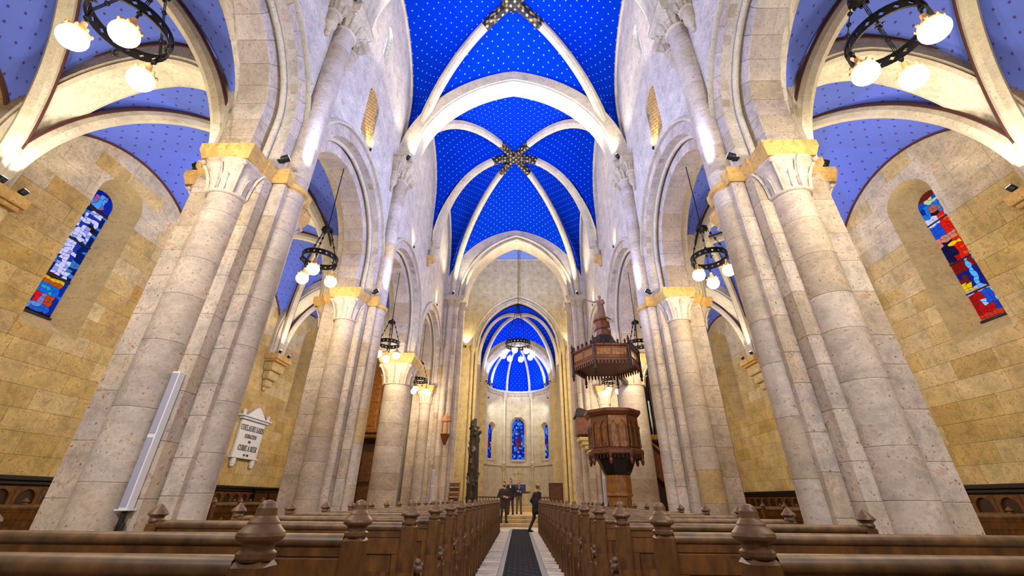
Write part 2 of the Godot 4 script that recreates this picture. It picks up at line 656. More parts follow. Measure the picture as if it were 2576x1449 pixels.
func picture_left(u: float, v: float) -> Color:      # white robed figures on blue
	var r := rng.randf()
	if v > 0.965: return Color(0.01, 0.10, 0.55)
	if v > 0.86:
		if absf(u + 0.05) < 0.55: return Color(0.25, 0.62, 0.95) if r < 0.7 else Color(0.55, 0.35, 0.6)
		return Color(0.02, 0.13, 0.66)
	if v > 0.84: return Color(0.75, 0.72, 0.3) if u < -0.3 else Color(0.2, 0.05, 0.25)
	if v > 0.285:
		var cxu := 0.05 + 0.15 * sin(v * 9.0)
		var hw := 0.62
		if v > 0.78: hw = 0.42
		if v < 0.5: hw = 0.5
		if absf(u - cxu) < hw:
			if v > 0.66 and v < 0.72 and u > 0.25: return Color(0.10, 0.03, 0.06)
			if v > 0.545 and v < 0.575: return Color(0.10, 0.05, 0.14)
			if r < 0.62: return Color(0.78, 0.82, 0.98)
			if r < 0.8: return Color(0.55, 0.60, 0.92)
			return Color(0.10, 0.20, 0.65)
		if r < 0.25: return Color(0.18, 0.45, 0.75)
		return Color(0.02, 0.12, 0.42)
	if v > 0.265: return Color(0.25, 0.03, 0.06)
	if v < 0.03: return Color(0.10, 0.01, 0.03)
	if absf(u) < 0.6:
		if v > 0.235: return Color(0.85, 0.68, 0.10)
		if v > 0.21: return Color(0.75, 0.30, 0.08)
		if v > 0.135: return Color(0.06, 0.42, 0.85) if r < 0.8 else Color(0.15, 0.6, 0.8)
		if v > 0.075:
			if u < -0.12: return Color(0.85, 0.06, 0.10)
			if u > 0.2: return Color(0.75, 0.25, 0.10)
			return Color(0.5, 0.45, 0.75)
		return Color(0.12, 0.35, 0.8) if r < 0.6 else Color(0.35, 0.55, 0.9)
	return Color(0.02, 0.16, 0.62) if r < 0.8 else Color(0.1, 0.35, 0.85)

func picture_right(u: float, v: float) -> Color:     # man in a red mantle with a sword
	var r := rng.randf()
	if v > 0.945: return Color(0.42, 0.10, 0.05)
	if v > 0.90: return Color(0.75, 0.78, 0.6) if absf(u) < 0.3 else Color(0.05, 0.30, 0.70)
	var head := Vector2((u + 0.12) * 0.34, (v - 0.845) * 3.7)
	if head.length() < 0.13: return Color(0.13, 0.05, 0.04) if head.y < -0.03 else Color(0.70, 0.36, 0.28)
	if head.length() < 0.26 and v > 0.8: return Color(0.12, 0.45, 0.85)
	if v > 0.80: return Color(0.02, 0.13, 0.62) if r < 0.75 else Color(0.25, 0.6, 0.9)
	if v > 0.44:
		if v > 0.585 and v < 0.635 and u < 0.35: return Color(0.80, 0.50, 0.42)
		if v > 0.545 and v < 0.575 and absf(u) < 0.4: return Color(0.95, 0.80, 0.05)
		if u > -0.18 and u < 0.55: return Color(0.85, 0.09, 0.03) if r < 0.85 else Color(0.9, 0.3, 0.05)
		if u <= -0.18 and v > 0.74: return Color(0.80, 0.78, 0.95)
		if u <= -0.18 and v > 0.62: return Color(0.10, 0.30, 0.80)
		if u >= 0.55 and v > 0.66: return Color(0.65, 0.72, 0.95)
		if u < -0.5: return Color(0.05, 0.05, 0.25)
		return Color(0.72, 0.05, 0.05) if r < 0.6 else Color(0.12, 0.03, 0.2)
	if v > 0.225:
		if absf(u - 0.02) < 0.06 + (v - 0.22) * 0.75: return Color(0.35, 0.68, 0.98)
		if v < 0.32 and u > 0.35: return Color(0.80, 0.60, 0.40) if r < 0.5 else Color(0.25, 0.06, 0.06)
		if v < 0.32 and u < -0.5: return Color(0.92, 0.76, 0.04) if r < 0.5 else Color(0.4, 0.08, 0.08)
		if u > 0.35: return Color(0.55, 0.55, 0.85) if r < 0.4 else Color(0.06, 0.05, 0.22)
		if v > 0.36: return Color(0.50, 0.03, 0.06)
		return Color(0.04, 0.12, 0.5)
	if v > 0.19: return Color(0.72, 0.64, 0.86)
	if v < 0.045: return Color(0.75, 0.22, 0.12)
	if absf(u) > 0.7: return Color(0.6, 0.06, 0.06)
	if absf(u - 0.15) < 0.45 and v > 0.09: return Color(0.55, 0.80, 0.98) if r < 0.6 else Color(0.1, 0.3, 0.8)
	return Color(0.70, 0.05, 0.05) if u < 0.1 else Color(0.05, 0.18, 0.7)

func picture_blue(u: float, v: float) -> Color:      # blue mosaic, small red figure
	var r := rng.randf()
	if absf(u) < 0.3 + 0.15 * sin(v * 20.0) and v > 0.22 and v < 0.55: return Color(0.42, 0.05, 0.12) if r < 0.75 else Color(0.30, 0.25, 0.6)
	if r < 0.3: return Color(0.16, 0.42, 0.90)
	if r < 0.4: return Color(0.35, 0.65, 0.95)
	return Color(0.01, 0.11, 0.60)

var panes := {}
func pane_mat(c: Color) -> Material:
	var q := Color(snappedf(c.r, 0.05), snappedf(c.g, 0.05), snappedf(c.b, 0.05))
	var k := q.to_html()
	if not panes.has(k):
		var m := mat(Color(q.r * 0.5, q.g * 0.5, q.b * 0.5), 0.5)
		m.metallic_specular = 0.15
		m.emission_enabled = true       # daylight through the coloured glass
		m.emission = q
		m.emission_energy_multiplier = 0.8
		panes[k] = m
	return panes[k]

# leaded lancet in the plane of xf (x across, y up, z towards the room)
func stained(parent: Node, xf: Transform3D, hw: float, h: float, nu: int, nv: int, pic: Callable, bars: Array) -> void:
	var out := lancet(hw, 0.0, h - hw, 12)
	var s := Soup.new()
	prism(s, out, xf, -0.06, -0.012)
	obj(s, "lead_backing", M.lead, parent)
	var pt := []
	for j in nv + 1:
		var rw := []
		for i in nu + 1:
			var q := Vector2(-hw + 2 * hw * i / nu, h * j / nv)
			if i > 0 and i < nu: q.x += rng.randf_range(-0.30, 0.30) * 2 * hw / nu
			if j > 0 and j < nv: q.y += rng.randf_range(-0.34, 0.34) * h / nv
			rw.append(q)
		pt.append(rw)
	for j in nv:
		for i in nu:
			var q := PackedVector2Array([pt[j][i], pt[j][i + 1], pt[j + 1][i + 1], pt[j + 1][i]])
			var m: Vector2 = (q[0] + q[1] + q[2] + q[3]) / 4.0
			for k in 4:
				var dd := q[k] - m
				q[k] = m + dd * (1.0 - 0.010 / maxf(dd.length(), 0.014))
			for r in Geometry2D.intersect_polygons(q, out):
				s = Soup.new()
				prism(s, r, xf, -0.012, 0.0)
				obj(s, "pane", pane_mat(pic.call(m.x / hw, m.y / h)), parent)
	for b in bars:
		s = Soup.new()
		sbox(s, xf * Vector3(0, h * b, 0.006), Vector3(2 * hw, 0.035, 0.03), 0.0, xf.basis)
		obj(s, "saddle_bar", M.lead, parent)

var win_no := 0
func aisle_window(side: int, dd: float, k: int) -> void:
	win_no += 1
	var lab := ""
	if k == 1: lab = "tall stained glass lancet of " + ("white robed figures on blue glass" if side < 0 else "a bearded man in a red mantle holding a sword")
	else: lab = "stained glass lancet in the " + ("second" if k == 2 else "third") + " bay of the " + ("plaque side" if side < 0 else "pulpit side") + " aisle wall"
	var w := struct_node("window_%d" % win_no, lab)
	# reveal and sloping sill between the wall face and the glass
	var a := lancet(0.64, 4.55, 8.30, 14)
	var g := lancet(0.37, 5.0, 8.30, 14)
	var s := Soup.new()
	var rows := [PackedVector3Array(), PackedVector3Array()]
	for i in a.size():
		rows[0].append(P(side * 10.70, a[i].y, dd + a[i].x))
		rows[1].append(P(side * 11.32, g[i].y, dd + g[i].x))
	sheet(s, rows, P(side * 10.9, 6.5, dd), [], -1)
	obj(s, "reveal", M.wall[1], w)
	s = Soup.new()
	s.quad(rows[0][0], rows[0][-1], rows[1][-1], rows[1][0])
	s.toward(0, P(side * 10, 8, dd))
	obj(s, "sill", M.wall[3], w)
	s = Soup.new()
	sbox(s, P(side * 11.27, 5.0, dd), Vector3(0.05, 0.05, 0.74))
	obj(s, "sill_bar", M.lead, w)
	var ax := Vector3(0, 0, side)            # across, seen from the nave
	var xf := Transform3D(Basis(ax, Vector3.UP, Vector3(-side, 0, 0)), P(side * 11.30, 5.0, dd))
	if k == 1: stained(w, xf, 0.37, 3.67, 7, 42, picture_left if side < 0 else picture_right, [0.27, 0.56, 0.83] if side < 0 else [0.20, 0.43, 0.76])
	else: stained(w, xf, 0.37, 3.67, 4, 16, picture_blue, [0.3, 0.6])

func panelling(side: int) -> void:
	var w := thing("wall_panelling", "dark oak wainscot of arched panels along the " + ("aisle wall below the white tablet" if side < 0 else "pulpit side aisle wall"), "panelling", P(side * 10.68, 0, 0))
	var s := Soup.new()
	sbox(s, P(-side * 0.05, 0.72, 14.0), Vector3(0.06, 1.44, 17.4))
	obj(s, "backing", M.oak_dark, w)
	s = Soup.new()
	sbox(s, P(-side * 0.09, 1.50, 14.0), Vector3(0.16, 0.10, 17.5), 0.02)
	sbox(s, P(-side * 0.08, 1.41, 14.0), Vector3(0.11, 0.08, 17.5), 0.015)
	obj(s, "cap_rail", M.oak_black, w)
	# one framed panel with an arched head, repeated
	var fr := PackedVector2Array()
	for q in [Vector2(-0.26, 0), Vector2(0.26, 0), Vector2(0.26, 0.62), Vector2(-0.26, 0.62)]: fr.append(q)
	var hole := PackedVector2Array()
	for q in lancet(0.19, 0.06, 0.38, 8): hole.append(q)
	s = Soup.new()
	var xf := Transform3D(Basis(Vector3(0, 0, -1), Vector3.UP, Vector3(-side, 0, 0)), Vector3.ZERO)
	for h in [-1, 1]:
		var halfp := PackedVector2Array([Vector2(0, 0), Vector2(0.26 * h, 0), Vector2(0.26 * h, 0.62), Vector2(0, 0.62)])
		for r in Geometry2D.clip_polygons(halfp, hole): prism(s, r, xf, 0.0, 0.035)
	var fm := mesh_of(s)
	for k in 32:
		var o := put(fm, "panel_frame", M.oak, w)
		o.position = P(-side * 0.08, 0.72, 5.6 + k * 0.53)
	s = Soup.new()
	sbox(s, P(-side * 0.09, 0.68, 14.0), Vector3(0.07, 0.07, 17.4), 0.01)
	sbox(s, P(-side * 0.09, 0.10, 14.0), Vector3(0.08, 0.2, 17.4), 0.01)
	obj(s, "rail", M.oak, w)

# arch ring of separate stones between two outlines
func voussoirs(parent: Node, inner: PackedVector2Array, outer: PackedVector2Array, n: int, org: Vector3, hd: Vector3, z0: float, z1: float, m = null) -> void:
	var a := resample(inner, n)
	var b := resample(outer, n)
	var xf := Transform3D(Basis(hd, Vector3.UP, hd.cross(Vector3.UP)), org)
	for i in n:
		var q := PackedVector2Array([a[i], a[i + 1], b[i + 1], b[i]])
		var c := (q[0] + q[1] + q[2] + q[3]) / 4.0
		for k in 4: q[k] += (c - q[k]).normalized() * 0.003
		var s := Soup.new()
		prism(s, q, xf, z0, z1, 0.008)
		obj(s, "voussoir", m if m else pale(), parent)

func build_nave_walls() -> void:
	for side in [-1, 1]:
		var w := struct_node("wall_nave_" + ("left" if side < 0 else "right"), "pale clerestory wall over the round nave arches on the " + ("plaque side" if side < 0 else "pulpit side"))
		var xf := Transform3D(Basis(Vector3(0, 0, -1), Vector3(0, 1, 0), Vector3(side, 0, 0)), Vector3.ZERO)
		var edges := [-2.6, 6.1, 11.5, 17.2, 22.8]
		for k in 4:
			var c: float = ARC[k][0]
			var ri: float = ARC[k][1]
			var ro := ri + 0.36
			var hole := PackedVector2Array()
			for q in whole_arch(ro, 1.05, ro, 12): hole.append(q + Vector2(c, LOW))
			hole.insert(0, Vector2(c - ro, LOW - 1)); hole.append(Vector2(c + ro, LOW - 1))
			var cutters := [hole]
			if k == 1:
				for L in [[0.42, 10.55, 12.2], [0.24, 14.3, 15.75]]:
					var e := PackedVector2Array()
					for q in lancet(L[0], L[1], L[2], 12): e.append(q + Vector2(c - 0.25, 0))
					cutters.append(e)
			var s := Soup.new()
			var cut := [edges[k], c, edges[k + 1]]
			if k == 1: cut = [edges[k], c - 0.25, c, edges[k + 1]]
			for h in cut.size() - 1:
				var parts := [PackedVector2Array([Vector2(cut[h], LOW - 0.02), Vector2(cut[h + 1], LOW - 0.02), Vector2(cut[h + 1], 19.8), Vector2(cut[h], 19.8)])]
				for e in cutters:
					var nx := []
					for pp in parts:
						for r in Geometry2D.clip_polygons(pp, e): nx.append(r)
					parts = nx
				for pp in parts: prism(s, pp, xf, 4.30, 5.60)
			obj(s, "wall_face", M.clear, w)
			# rings
			var org := P(0, LOW, c)
			var hd := Vector3(0, 0, -1)
			var z0: float = 4.66 * side
			var z1: float = 5.26 * side
			var inn := whole_arch(ri, 1.05, ri, 14)
			var ou := whole_arch(ro + 0.01, 1.05, ro + 0.01, 14)
			voussoirs(w, inn, ou, 19, org, hd, minf(z0, z1), maxf(z0, z1))
			var r2 := whole_arch(ro + 0.005, 1.05, ro + 0.005, 14)
			var r3 := whole_arch(ro + 0.30, 1.05, ro + 0.30, 14)
			z0 = 4.285 * side
			z1 = 4.45 * side
			voussoirs(w, r2, r3, 21, org, hd, minf(z0, z1), maxf(z0, z1), null)
			# roll in the angle and hood mould
			s = Soup.new()
			var ring := PackedVector2Array()
			for i in 8: ring.append(Vector2(cos(TAU * i / 8), sin(TAU * i / 8)) * 0.055)
			var fr := frames(whole_arch(ro - 0.05, 1.05, ro - 0.05, 20), P(side * 4.56, LOW, c), hd)
			sweep(s, fr, ring, true)
			obj(s, "roll_moulding", M.rib, w)
			s = Soup.new()
			var hp := PackedVector2Array([Vector2(-0.07, -0.05), Vector2(0.07, -0.05), Vector2(0.07, 0.0), Vector2(0.02, 0.06), Vector2(-0.02, 0.06), Vector2(-0.07, 0.0)])
			sweep(s, frames(whole_arch(ro + 0.35, 1.05, ro + 0.35, 20), P(side * 4.27, LOW, c), hd), hp)
			obj(s, "hood_mould", M.rib, w)
		# clerestory lancet and the pierced stone screen below it
		var d := 8.55
		win_no += 1
		var wn := struct_node("window_%d" % win_no, "narrow bright clerestory lancet with lattice glazing above the " + ("plaque side" if side < 0 else "pulpit side") + " arcade")
		var s2 := Soup.new()
		var xf2 := Transform3D(Basis(Vector3(0, 0, side), Vector3.UP, Vector3(-side, 0, 0)), P(side * 4.52, 14.3, d))
		prism(s2, lancet(0.24, 0, 1.45, 10), xf2, -0.03, 0.0)
		var gm := mat(Color(0.8, 0.9, 1.0), 0.3)
		gm.emission_enabled = true
		gm.emission = Color(0.82, 0.91, 1.0)
		gm.emission_energy_multiplier = 1.1
		obj(s2, "glass", gm, wn)
		for k in 10:
			s2 = Soup.new()
			sbox(s2, xf2 * Vector3(0, 0.1 + k * 0.16, 0.012), Vector3(0.5, 0.012, 0.012), 0.0, xf2.basis * Basis(Vector3(0, 0, 1), 0.6 if k % 2 else -0.6))
			obj(s2, "lattice_bar", M.grille, wn)
		var sc := struct_node("trim_screen", "pierced stone lancet screen lit from below over the " + ("plaque side" if side < 0 else "pulpit side") + " arcade")
		var xf3 := Transform3D(Basis(Vector3(0, 0, side), Vector3.UP, Vector3(-side, 0, 0)), P(side * 4.335, 10.55, d))
		s2 = Soup.new()
		prism(s2, lancet(0.42, 0, 1.65, 12), xf3, -0.2, -0.08)
		obj(s2, "back", M.joint, sc)
		for j in 11:
			for i in 5:
				var cx := -0.32 + i * 0.16 + (0.08 if j % 2 else 0.0)
				var cy := 0.1 + j * 0.185
				if cy > 1.65 and Vector2(cx, cy - 1.65).length() > 0.36: continue
				if absf(cx) > 0.38: continue
				s2 = Soup.new()
				var rg := []
				for q in 9:
					var t := TAU * q / 8
					rg.append(Transform3D(Basis(xf3.basis * Vector3(cos(t), sin(t), 0), xf3.basis.z, Vector3.ZERO), xf3 * Vector3(cx + cos(t) * 0.07, cy + sin(t) * 0.07, -0.04)))
				sweep(s2, rg, PackedVector2Array([Vector2(-0.022, -0.05), Vector2(0.022, -0.05), Vector2(0.022, 0.03), Vector2(-0.022, 0.03)]))
				obj(s2, "tracery_ring", M.abacus, sc)

# ------------------------------------------------------------------ vaults
const RIB := [Vector2(-0.14, 0.03), Vector2(-0.14, -0.13), Vector2(-0.075, -0.25), Vector2(0.075, -0.25), Vector2(0.14, -0.13), Vector2(0.14, 0.03)]

# one half of a web: the field between a rib and an arch that spring from one corner
func web(s: Soup, corner: Vector3, boss: Vector3, apex: Vector3, stilt: float, look: Vector3, tile: float) -> void:
	var rd := Vector3(boss.x - corner.x, 0, boss.z - corner.z)
	var ad := Vector3(apex.x - corner.x, 0, apex.z - corner.z)
	var rc := resample(half_arch(rd.length(), 0.0, boss.y - corner.y, 24, false), 22)
	var ac := resample(half_arch(ad.length(), stilt, apex.y - corner.y - stilt, 24), 22)
	rd = rd.normalized(); ad = ad.normalized()
	var rows := []
	var uvs := []
	var len := 0.0
	for i in 23:
		var a := corner + rd * rc[i].x + Vector3.UP * rc[i].y
		var b := corner + ad * ac[i].x + Vector3.UP * ac[i].y
		if i > 0: len += ac[i].distance_to(ac[i - 1])
		var row := PackedVector3Array()
		var uv := PackedVector2Array()
		var wd := a.distance_to(b)
		for j in 7:
			var q := a.lerp(b, j / 6.0)
			q.y += sin(PI * j / 6.0) * wd * 0.035
			row.append(q)
			uv.append(Vector2((1.0 - j / 6.0) * wd / tile, len / tile))
		rows.append(row)
		uvs.append(uv)
	sheet(s, rows, look, uvs)

func rib(parent: Node, corner: Vector3, boss: Vector3, painted: float, m: Material, k := 1.0, border := false) -> void:
	var rd := Vector3(boss.x - corner.x, 0, boss.z - corner.z)
	var c := resample(half_arch(rd.length(), 0.0, boss.y - corner.y, 24, false), 30)
	rd = rd.normalized()
	var prof := PackedVector2Array()
	for q in RIB: prof.append(q * k)
	var cut := int(30 * (1.0 - painted))
	var fr := frames(c, corner, rd)
	var s := Soup.new()
	sweep(s, fr.slice(0, cut + 1), prof)
	obj(s, "rib", m, parent)
	if painted > 0.0:
		s = Soup.new()
		var pr := PackedVector2Array()
		for q in prof: pr.append(q * 1.06)
		sweep(s, fr.slice(cut), pr)
		obj(s, "painted_rib_end", M.painted, parent)
	if border:
		s = Soup.new()
		sweep(s, fr, PackedVector2Array([Vector2(-0.14 * k - 0.03, 0.05), Vector2(-0.14 * k - 0.03, -0.012), Vector2(0.14 * k + 0.03, -0.012), Vector2(0.14 * k + 0.03, 0.05)]))
		obj(s, "painted_border", M.border, parent)

func cross_arch(parent: Node, called: String, c: Vector3, hd: Vector3, a: float, stilt: float, rise: float, wide: float, thick: float, m: Material, border := false) -> void:
	var s := Soup.new()
	var h := wide / 2
	var fr := frames(resample(whole_arch(a, stilt, rise, 20), 48), c, hd)
	sweep(s, fr, PackedVector2Array([Vector2(-h + 0.10, 0), Vector2(h - 0.10, 0), Vector2(h - 0.03, 0.05), Vector2(h - 0.03, 0.12), Vector2(h, 0.15), Vector2(h, thick + 0.05), Vector2(-h, thick + 0.05), Vector2(-h, 0.15), Vector2(-h + 0.03, 0.12), Vector2(-h + 0.03, 0.05)]))
	obj(s, called, m, parent)
	if border:
		s = Soup.new()
		sweep(s, fr, PackedVector2Array([Vector2(-h - 0.03, thick - 0.02), Vector2(h + 0.03, thick - 0.02), Vector2(h + 0.03, thick + 0.06), Vector2(-h - 0.03, thick + 0.06)]))
		obj(s, "painted_border", M.border, parent)

func build_vaults() -> void:
	var nv := struct_node("ceiling_nave", "royal blue star painted rib vault over the nave")
	var bays := [[0.6, 6.1], [6.1, 11.5]]
	var X := 4.31
	var TOP := 18.35
	for b in bays:
		var c: float = (b[0] + b[1]) / 2
		var boss := P(0, TOP, c)
		var look := P(0, 8, c)
		for e in b:
			for sx in [-1, 1]:
				var cor := P(sx * X, SPRING, e)
				var s := Soup.new()
				web(s, cor, boss, P(0, 17.2, e), 0.0, look, 0.43)
				obj(s, "vault_web", M.vault, nv)
				s = Soup.new()
				web(s, cor, boss, P(sx * 4.32, TOP, c), 3.1, look, 0.43)
				obj(s, "vault_web", M.vault, nv)
				rib(nv, P(sx * 3.95, SPRING, e), boss - Vector3(0, 0.03, 0), 0.14, M.rib, 1.15)
		var s3 := Soup.new()
		lathe(s3, [Vector2(0, -0.36), Vector2(0.16, -0.34), Vector2(0.24, -0.26), Vector2(0.34, -0.22), Vector2(0.40, -0.1), Vector2(0.40, 0.05), Vector2(0, 0.08)], 20, Transform3D(Basis(), boss))
		obj(s3, "boss", M.painted, nv)
	# six-part vault from the second pier to the crossing
	var b0 := 11.5; var b1 := 22.6; var bm := 17.15
	var bo := P(0, TOP + 0.3, bm)
	for sx in [-1, 1]:
		for e in [b0, b1]:
			var cor := P(sx * X, SPRING, e)
			var s := Soup.new()
			web(s, cor, bo, P(0, 17.2, e), 0.0, P(0, 8, bm), 0.43)
			obj(s, "vault_web", M.vault, nv)
			s = Soup.new()
			web(s, cor, bo, P(sx * 4.32, TOP - 0.1, (e + bm) / 2), 3.1, P(0, 8, bm), 0.43)
			obj(s, "vault_web", M.vault, nv)
			s = Soup.new()
			web(s, P(sx * X, SPRING, bm + 0.09 * signf(e - bm)), bo, P(sx * 4.32, TOP - 0.1, (e + bm) / 2), 3.1, P(0, 8, bm), 0.43)
			obj(s, "vault_web", M.vault, nv)
			rib(nv, P(sx * 3.95, SPRING, e), bo - Vector3(0, 0.03, 0), 0.13, M.rib, 1.15)
		rib(nv, P(sx * 4.05, SPRING + 0.2, bm), bo - Vector3(0, 0.03, 0), 0.16, M.rib, 1.15)
	var s4 := Soup.new()
	lathe(s4, [Vector2(0, -0.36), Vector2(0.16, -0.34), Vector2(0.24, -0.26), Vector2(0.34, -0.22), Vector2(0.40, -0.1), Vector2(0.40, 0.05), Vector2(0, 0.08)], 20, Transform3D(Basis(), bo))
	obj(s4, "boss", M.painted, nv)
	for e in [0.6, 6.1, 11.5]:
		cross_arch(nv, "transverse_arch", P(0, SPRING, e), Vector3.RIGHT, 3.72, 0.0, 4.55, 0.80, 0.60, M.rib)
	# wall ribs: thin arches where web and clerestory meet
	for sx in [-1, 1]:
		for q in [[6.1, 11.5], [11.5, 17.15], [17.15, 22.6], [0.6, 6.1]]:
			var s := Soup.new()
			var a: float = (q[1] - q[0]) / 2 - 0.12
			sweep(s, frames(resample(whole_arch(a, 3.1, TOP - SPRING - 3.1 - 0.15, 16), 40), P(sx * 4.3, SPRING, (q[0] + q[1]) / 2), Vector3(0, 0, -1)), PackedVector2Array([Vector2(-0.08, 0), Vector2(0.08, 0), Vector2(0.08, 0.16), Vector2(-0.08, 0.16)]))
			obj(s, "wall_rib", M.rib, nv)
	# roof deck that keeps the vault dark above
	var s5 := Soup.new()
	sbox(s5, P(0, 19.9, 10.0), Vector3(9.6, 0.2, 25.6))
	obj(s5, "roof_deck", M.joint, nv)
	# aisles
	for side in [-1, 1]:
		var av := struct_node("ceiling_aisle_" + ("left" if side < 0 else "right"), "periwinkle star painted groin vault over the " + ("plaque side" if side < 0 else "pulpit side") + " aisle")
		var xi: float = 5.60 * side
		var xo: float = 10.72 * side
		var xm: float = 8.16 * side
		var sp := 6.70
		var pd := [0.6, 6.1, 11.5, 17.2, 22.8]
		for k in 4:
			var d0: float = pd[k]
			var d1: float = pd[k + 1]
			var c := (d0 + d1) / 2
			var boss := P(xm, 10.95, c)
			var look := P(xm, 4, c)
			for e in [d0, d1]:
				for xx in [xi, xo]:
					var cor := P(xx, sp, e)
					var s := Soup.new()
					web(s, cor, boss, P(xm, 10.62, e), 0.9, look, 0.40)
					obj(s, "vault_web", M.vault_aisle, av)
					s = Soup.new()
					web(s, cor, boss, P(xx, 9.75 if xx == xo else 10.2, c), 0.7, look, 0.40)
					obj(s, "vault_web", M.vault_aisle, av)
					rib(av, P(xx + (0.25 if xx < xm else -0.25), sp, e), boss - Vector3(0, 0.03, 0), 0.0, M.rib, 0.95, true)
			var s7 := Soup.new()
			sweep(s7, frames(resample(whole_arch((d1 - d0) / 2 - 0.03, 0.7, 9.75 - sp - 0.7, 16), 32), P(xo - side * 0.03, sp, c), Vector3(0, 0, -1)), PackedVector2Array([Vector2(-0.03, -0.025), Vector2(0.03, -0.025), Vector2(0.03, 0.03), Vector2(-0.03, 0.03)]))
			obj(s7, "painted_border", M.border, av)
			s7 = Soup.new()
			lathe(s7, [Vector2(0, -0.30), Vector2(0.14, -0.28), Vector2(0.22, -0.18), Vector2(0.24, 0.05), Vector2(0, 0.06)], 16, Transform3D(Basis(), boss))
			obj(s7, "boss", M.rib, av)
		for e in pd:
			cross_arch(av, "transverse_arch", P(xm, sp, e), Vector3.RIGHT, 2.28, 0.95, 2.45, 0.80, 0.5, M.rib, true)
		var s6 := Soup.new()
		sbox(s6, P(side * 8.5, 12.0, 11.0), Vector3(6.4, 0.2, 28.0))
		obj(s6, "roof_deck", M.joint, av)
		# corbels the aisle arches spring from
		for e in [6.1, 11.5, 17.2, 22.8]:
			var cb := struct_node("trim_corbel", "stepped stone corbel under the aisle arches on the " + ("plaque side" if side < 0 else "pulpit side") + " wall")
			cb.position = P(side * 10.70, 0, e)
			var sc := Soup.new()
			for q in [[6.58, 0.24, 0.62, 1.10], [6.42, 0.10, 0.54, 1.0]]: sbox(sc, Vector3(-side * q[2] / 2, q[0], 0), Vector3(q[2], q[1], q[3]), 0.02)
			obj(sc, "abacus", M.abacus, cb)
			for q in [[6.18, 0.38, 0.46, 0.9], [5.82, 0.36, 0.34, 0.66], [5.50, 0.30, 0.22, 0.44], [5.28, 0.18, 0.12, 0.26]]:
				sc = Soup.new()
				sbox(sc, Vector3(-side * q[2] / 2, q[0], 0), Vector3(q[2], q[1], q[3]), 0.05)
				obj(sc, "corbel_stone", M.wall[3], cb)

const AX := 0.17

func wall_xy(s: Soup, poly: PackedVector2Array, hole: PackedVector2Array, d0: float, d1: float) -> void:
	var xf := Transform3D(Basis(Vector3.RIGHT, Vector3.UP, Vector3(0, 0, 1)), Vector3.ZERO)
	var parts := [poly]
	if hole.size() > 2: parts = Array(Geometry2D.clip_polygons(poly, hole))
	for pp in parts: prism(s, pp, xf, -d1, -d0)

func rect(x0: float, y0: float, x1: float, y1: float) -> PackedVector2Array:
	return PackedVector2Array([Vector2(x0, y0), Vector2(x1, y0), Vector2(x1, y1), Vector2(x0, y1)])

func shifted(a: PackedVector2Array, o: Vector2, drop: float) -> PackedVector2Array:
	var r := PackedVector2Array([Vector2(a[0].x + o.x, o.y - drop)])
	for q in a: r.append(q + o)
	r.append(Vector2(a[-1].x + o.x, o.y - drop))
	return r

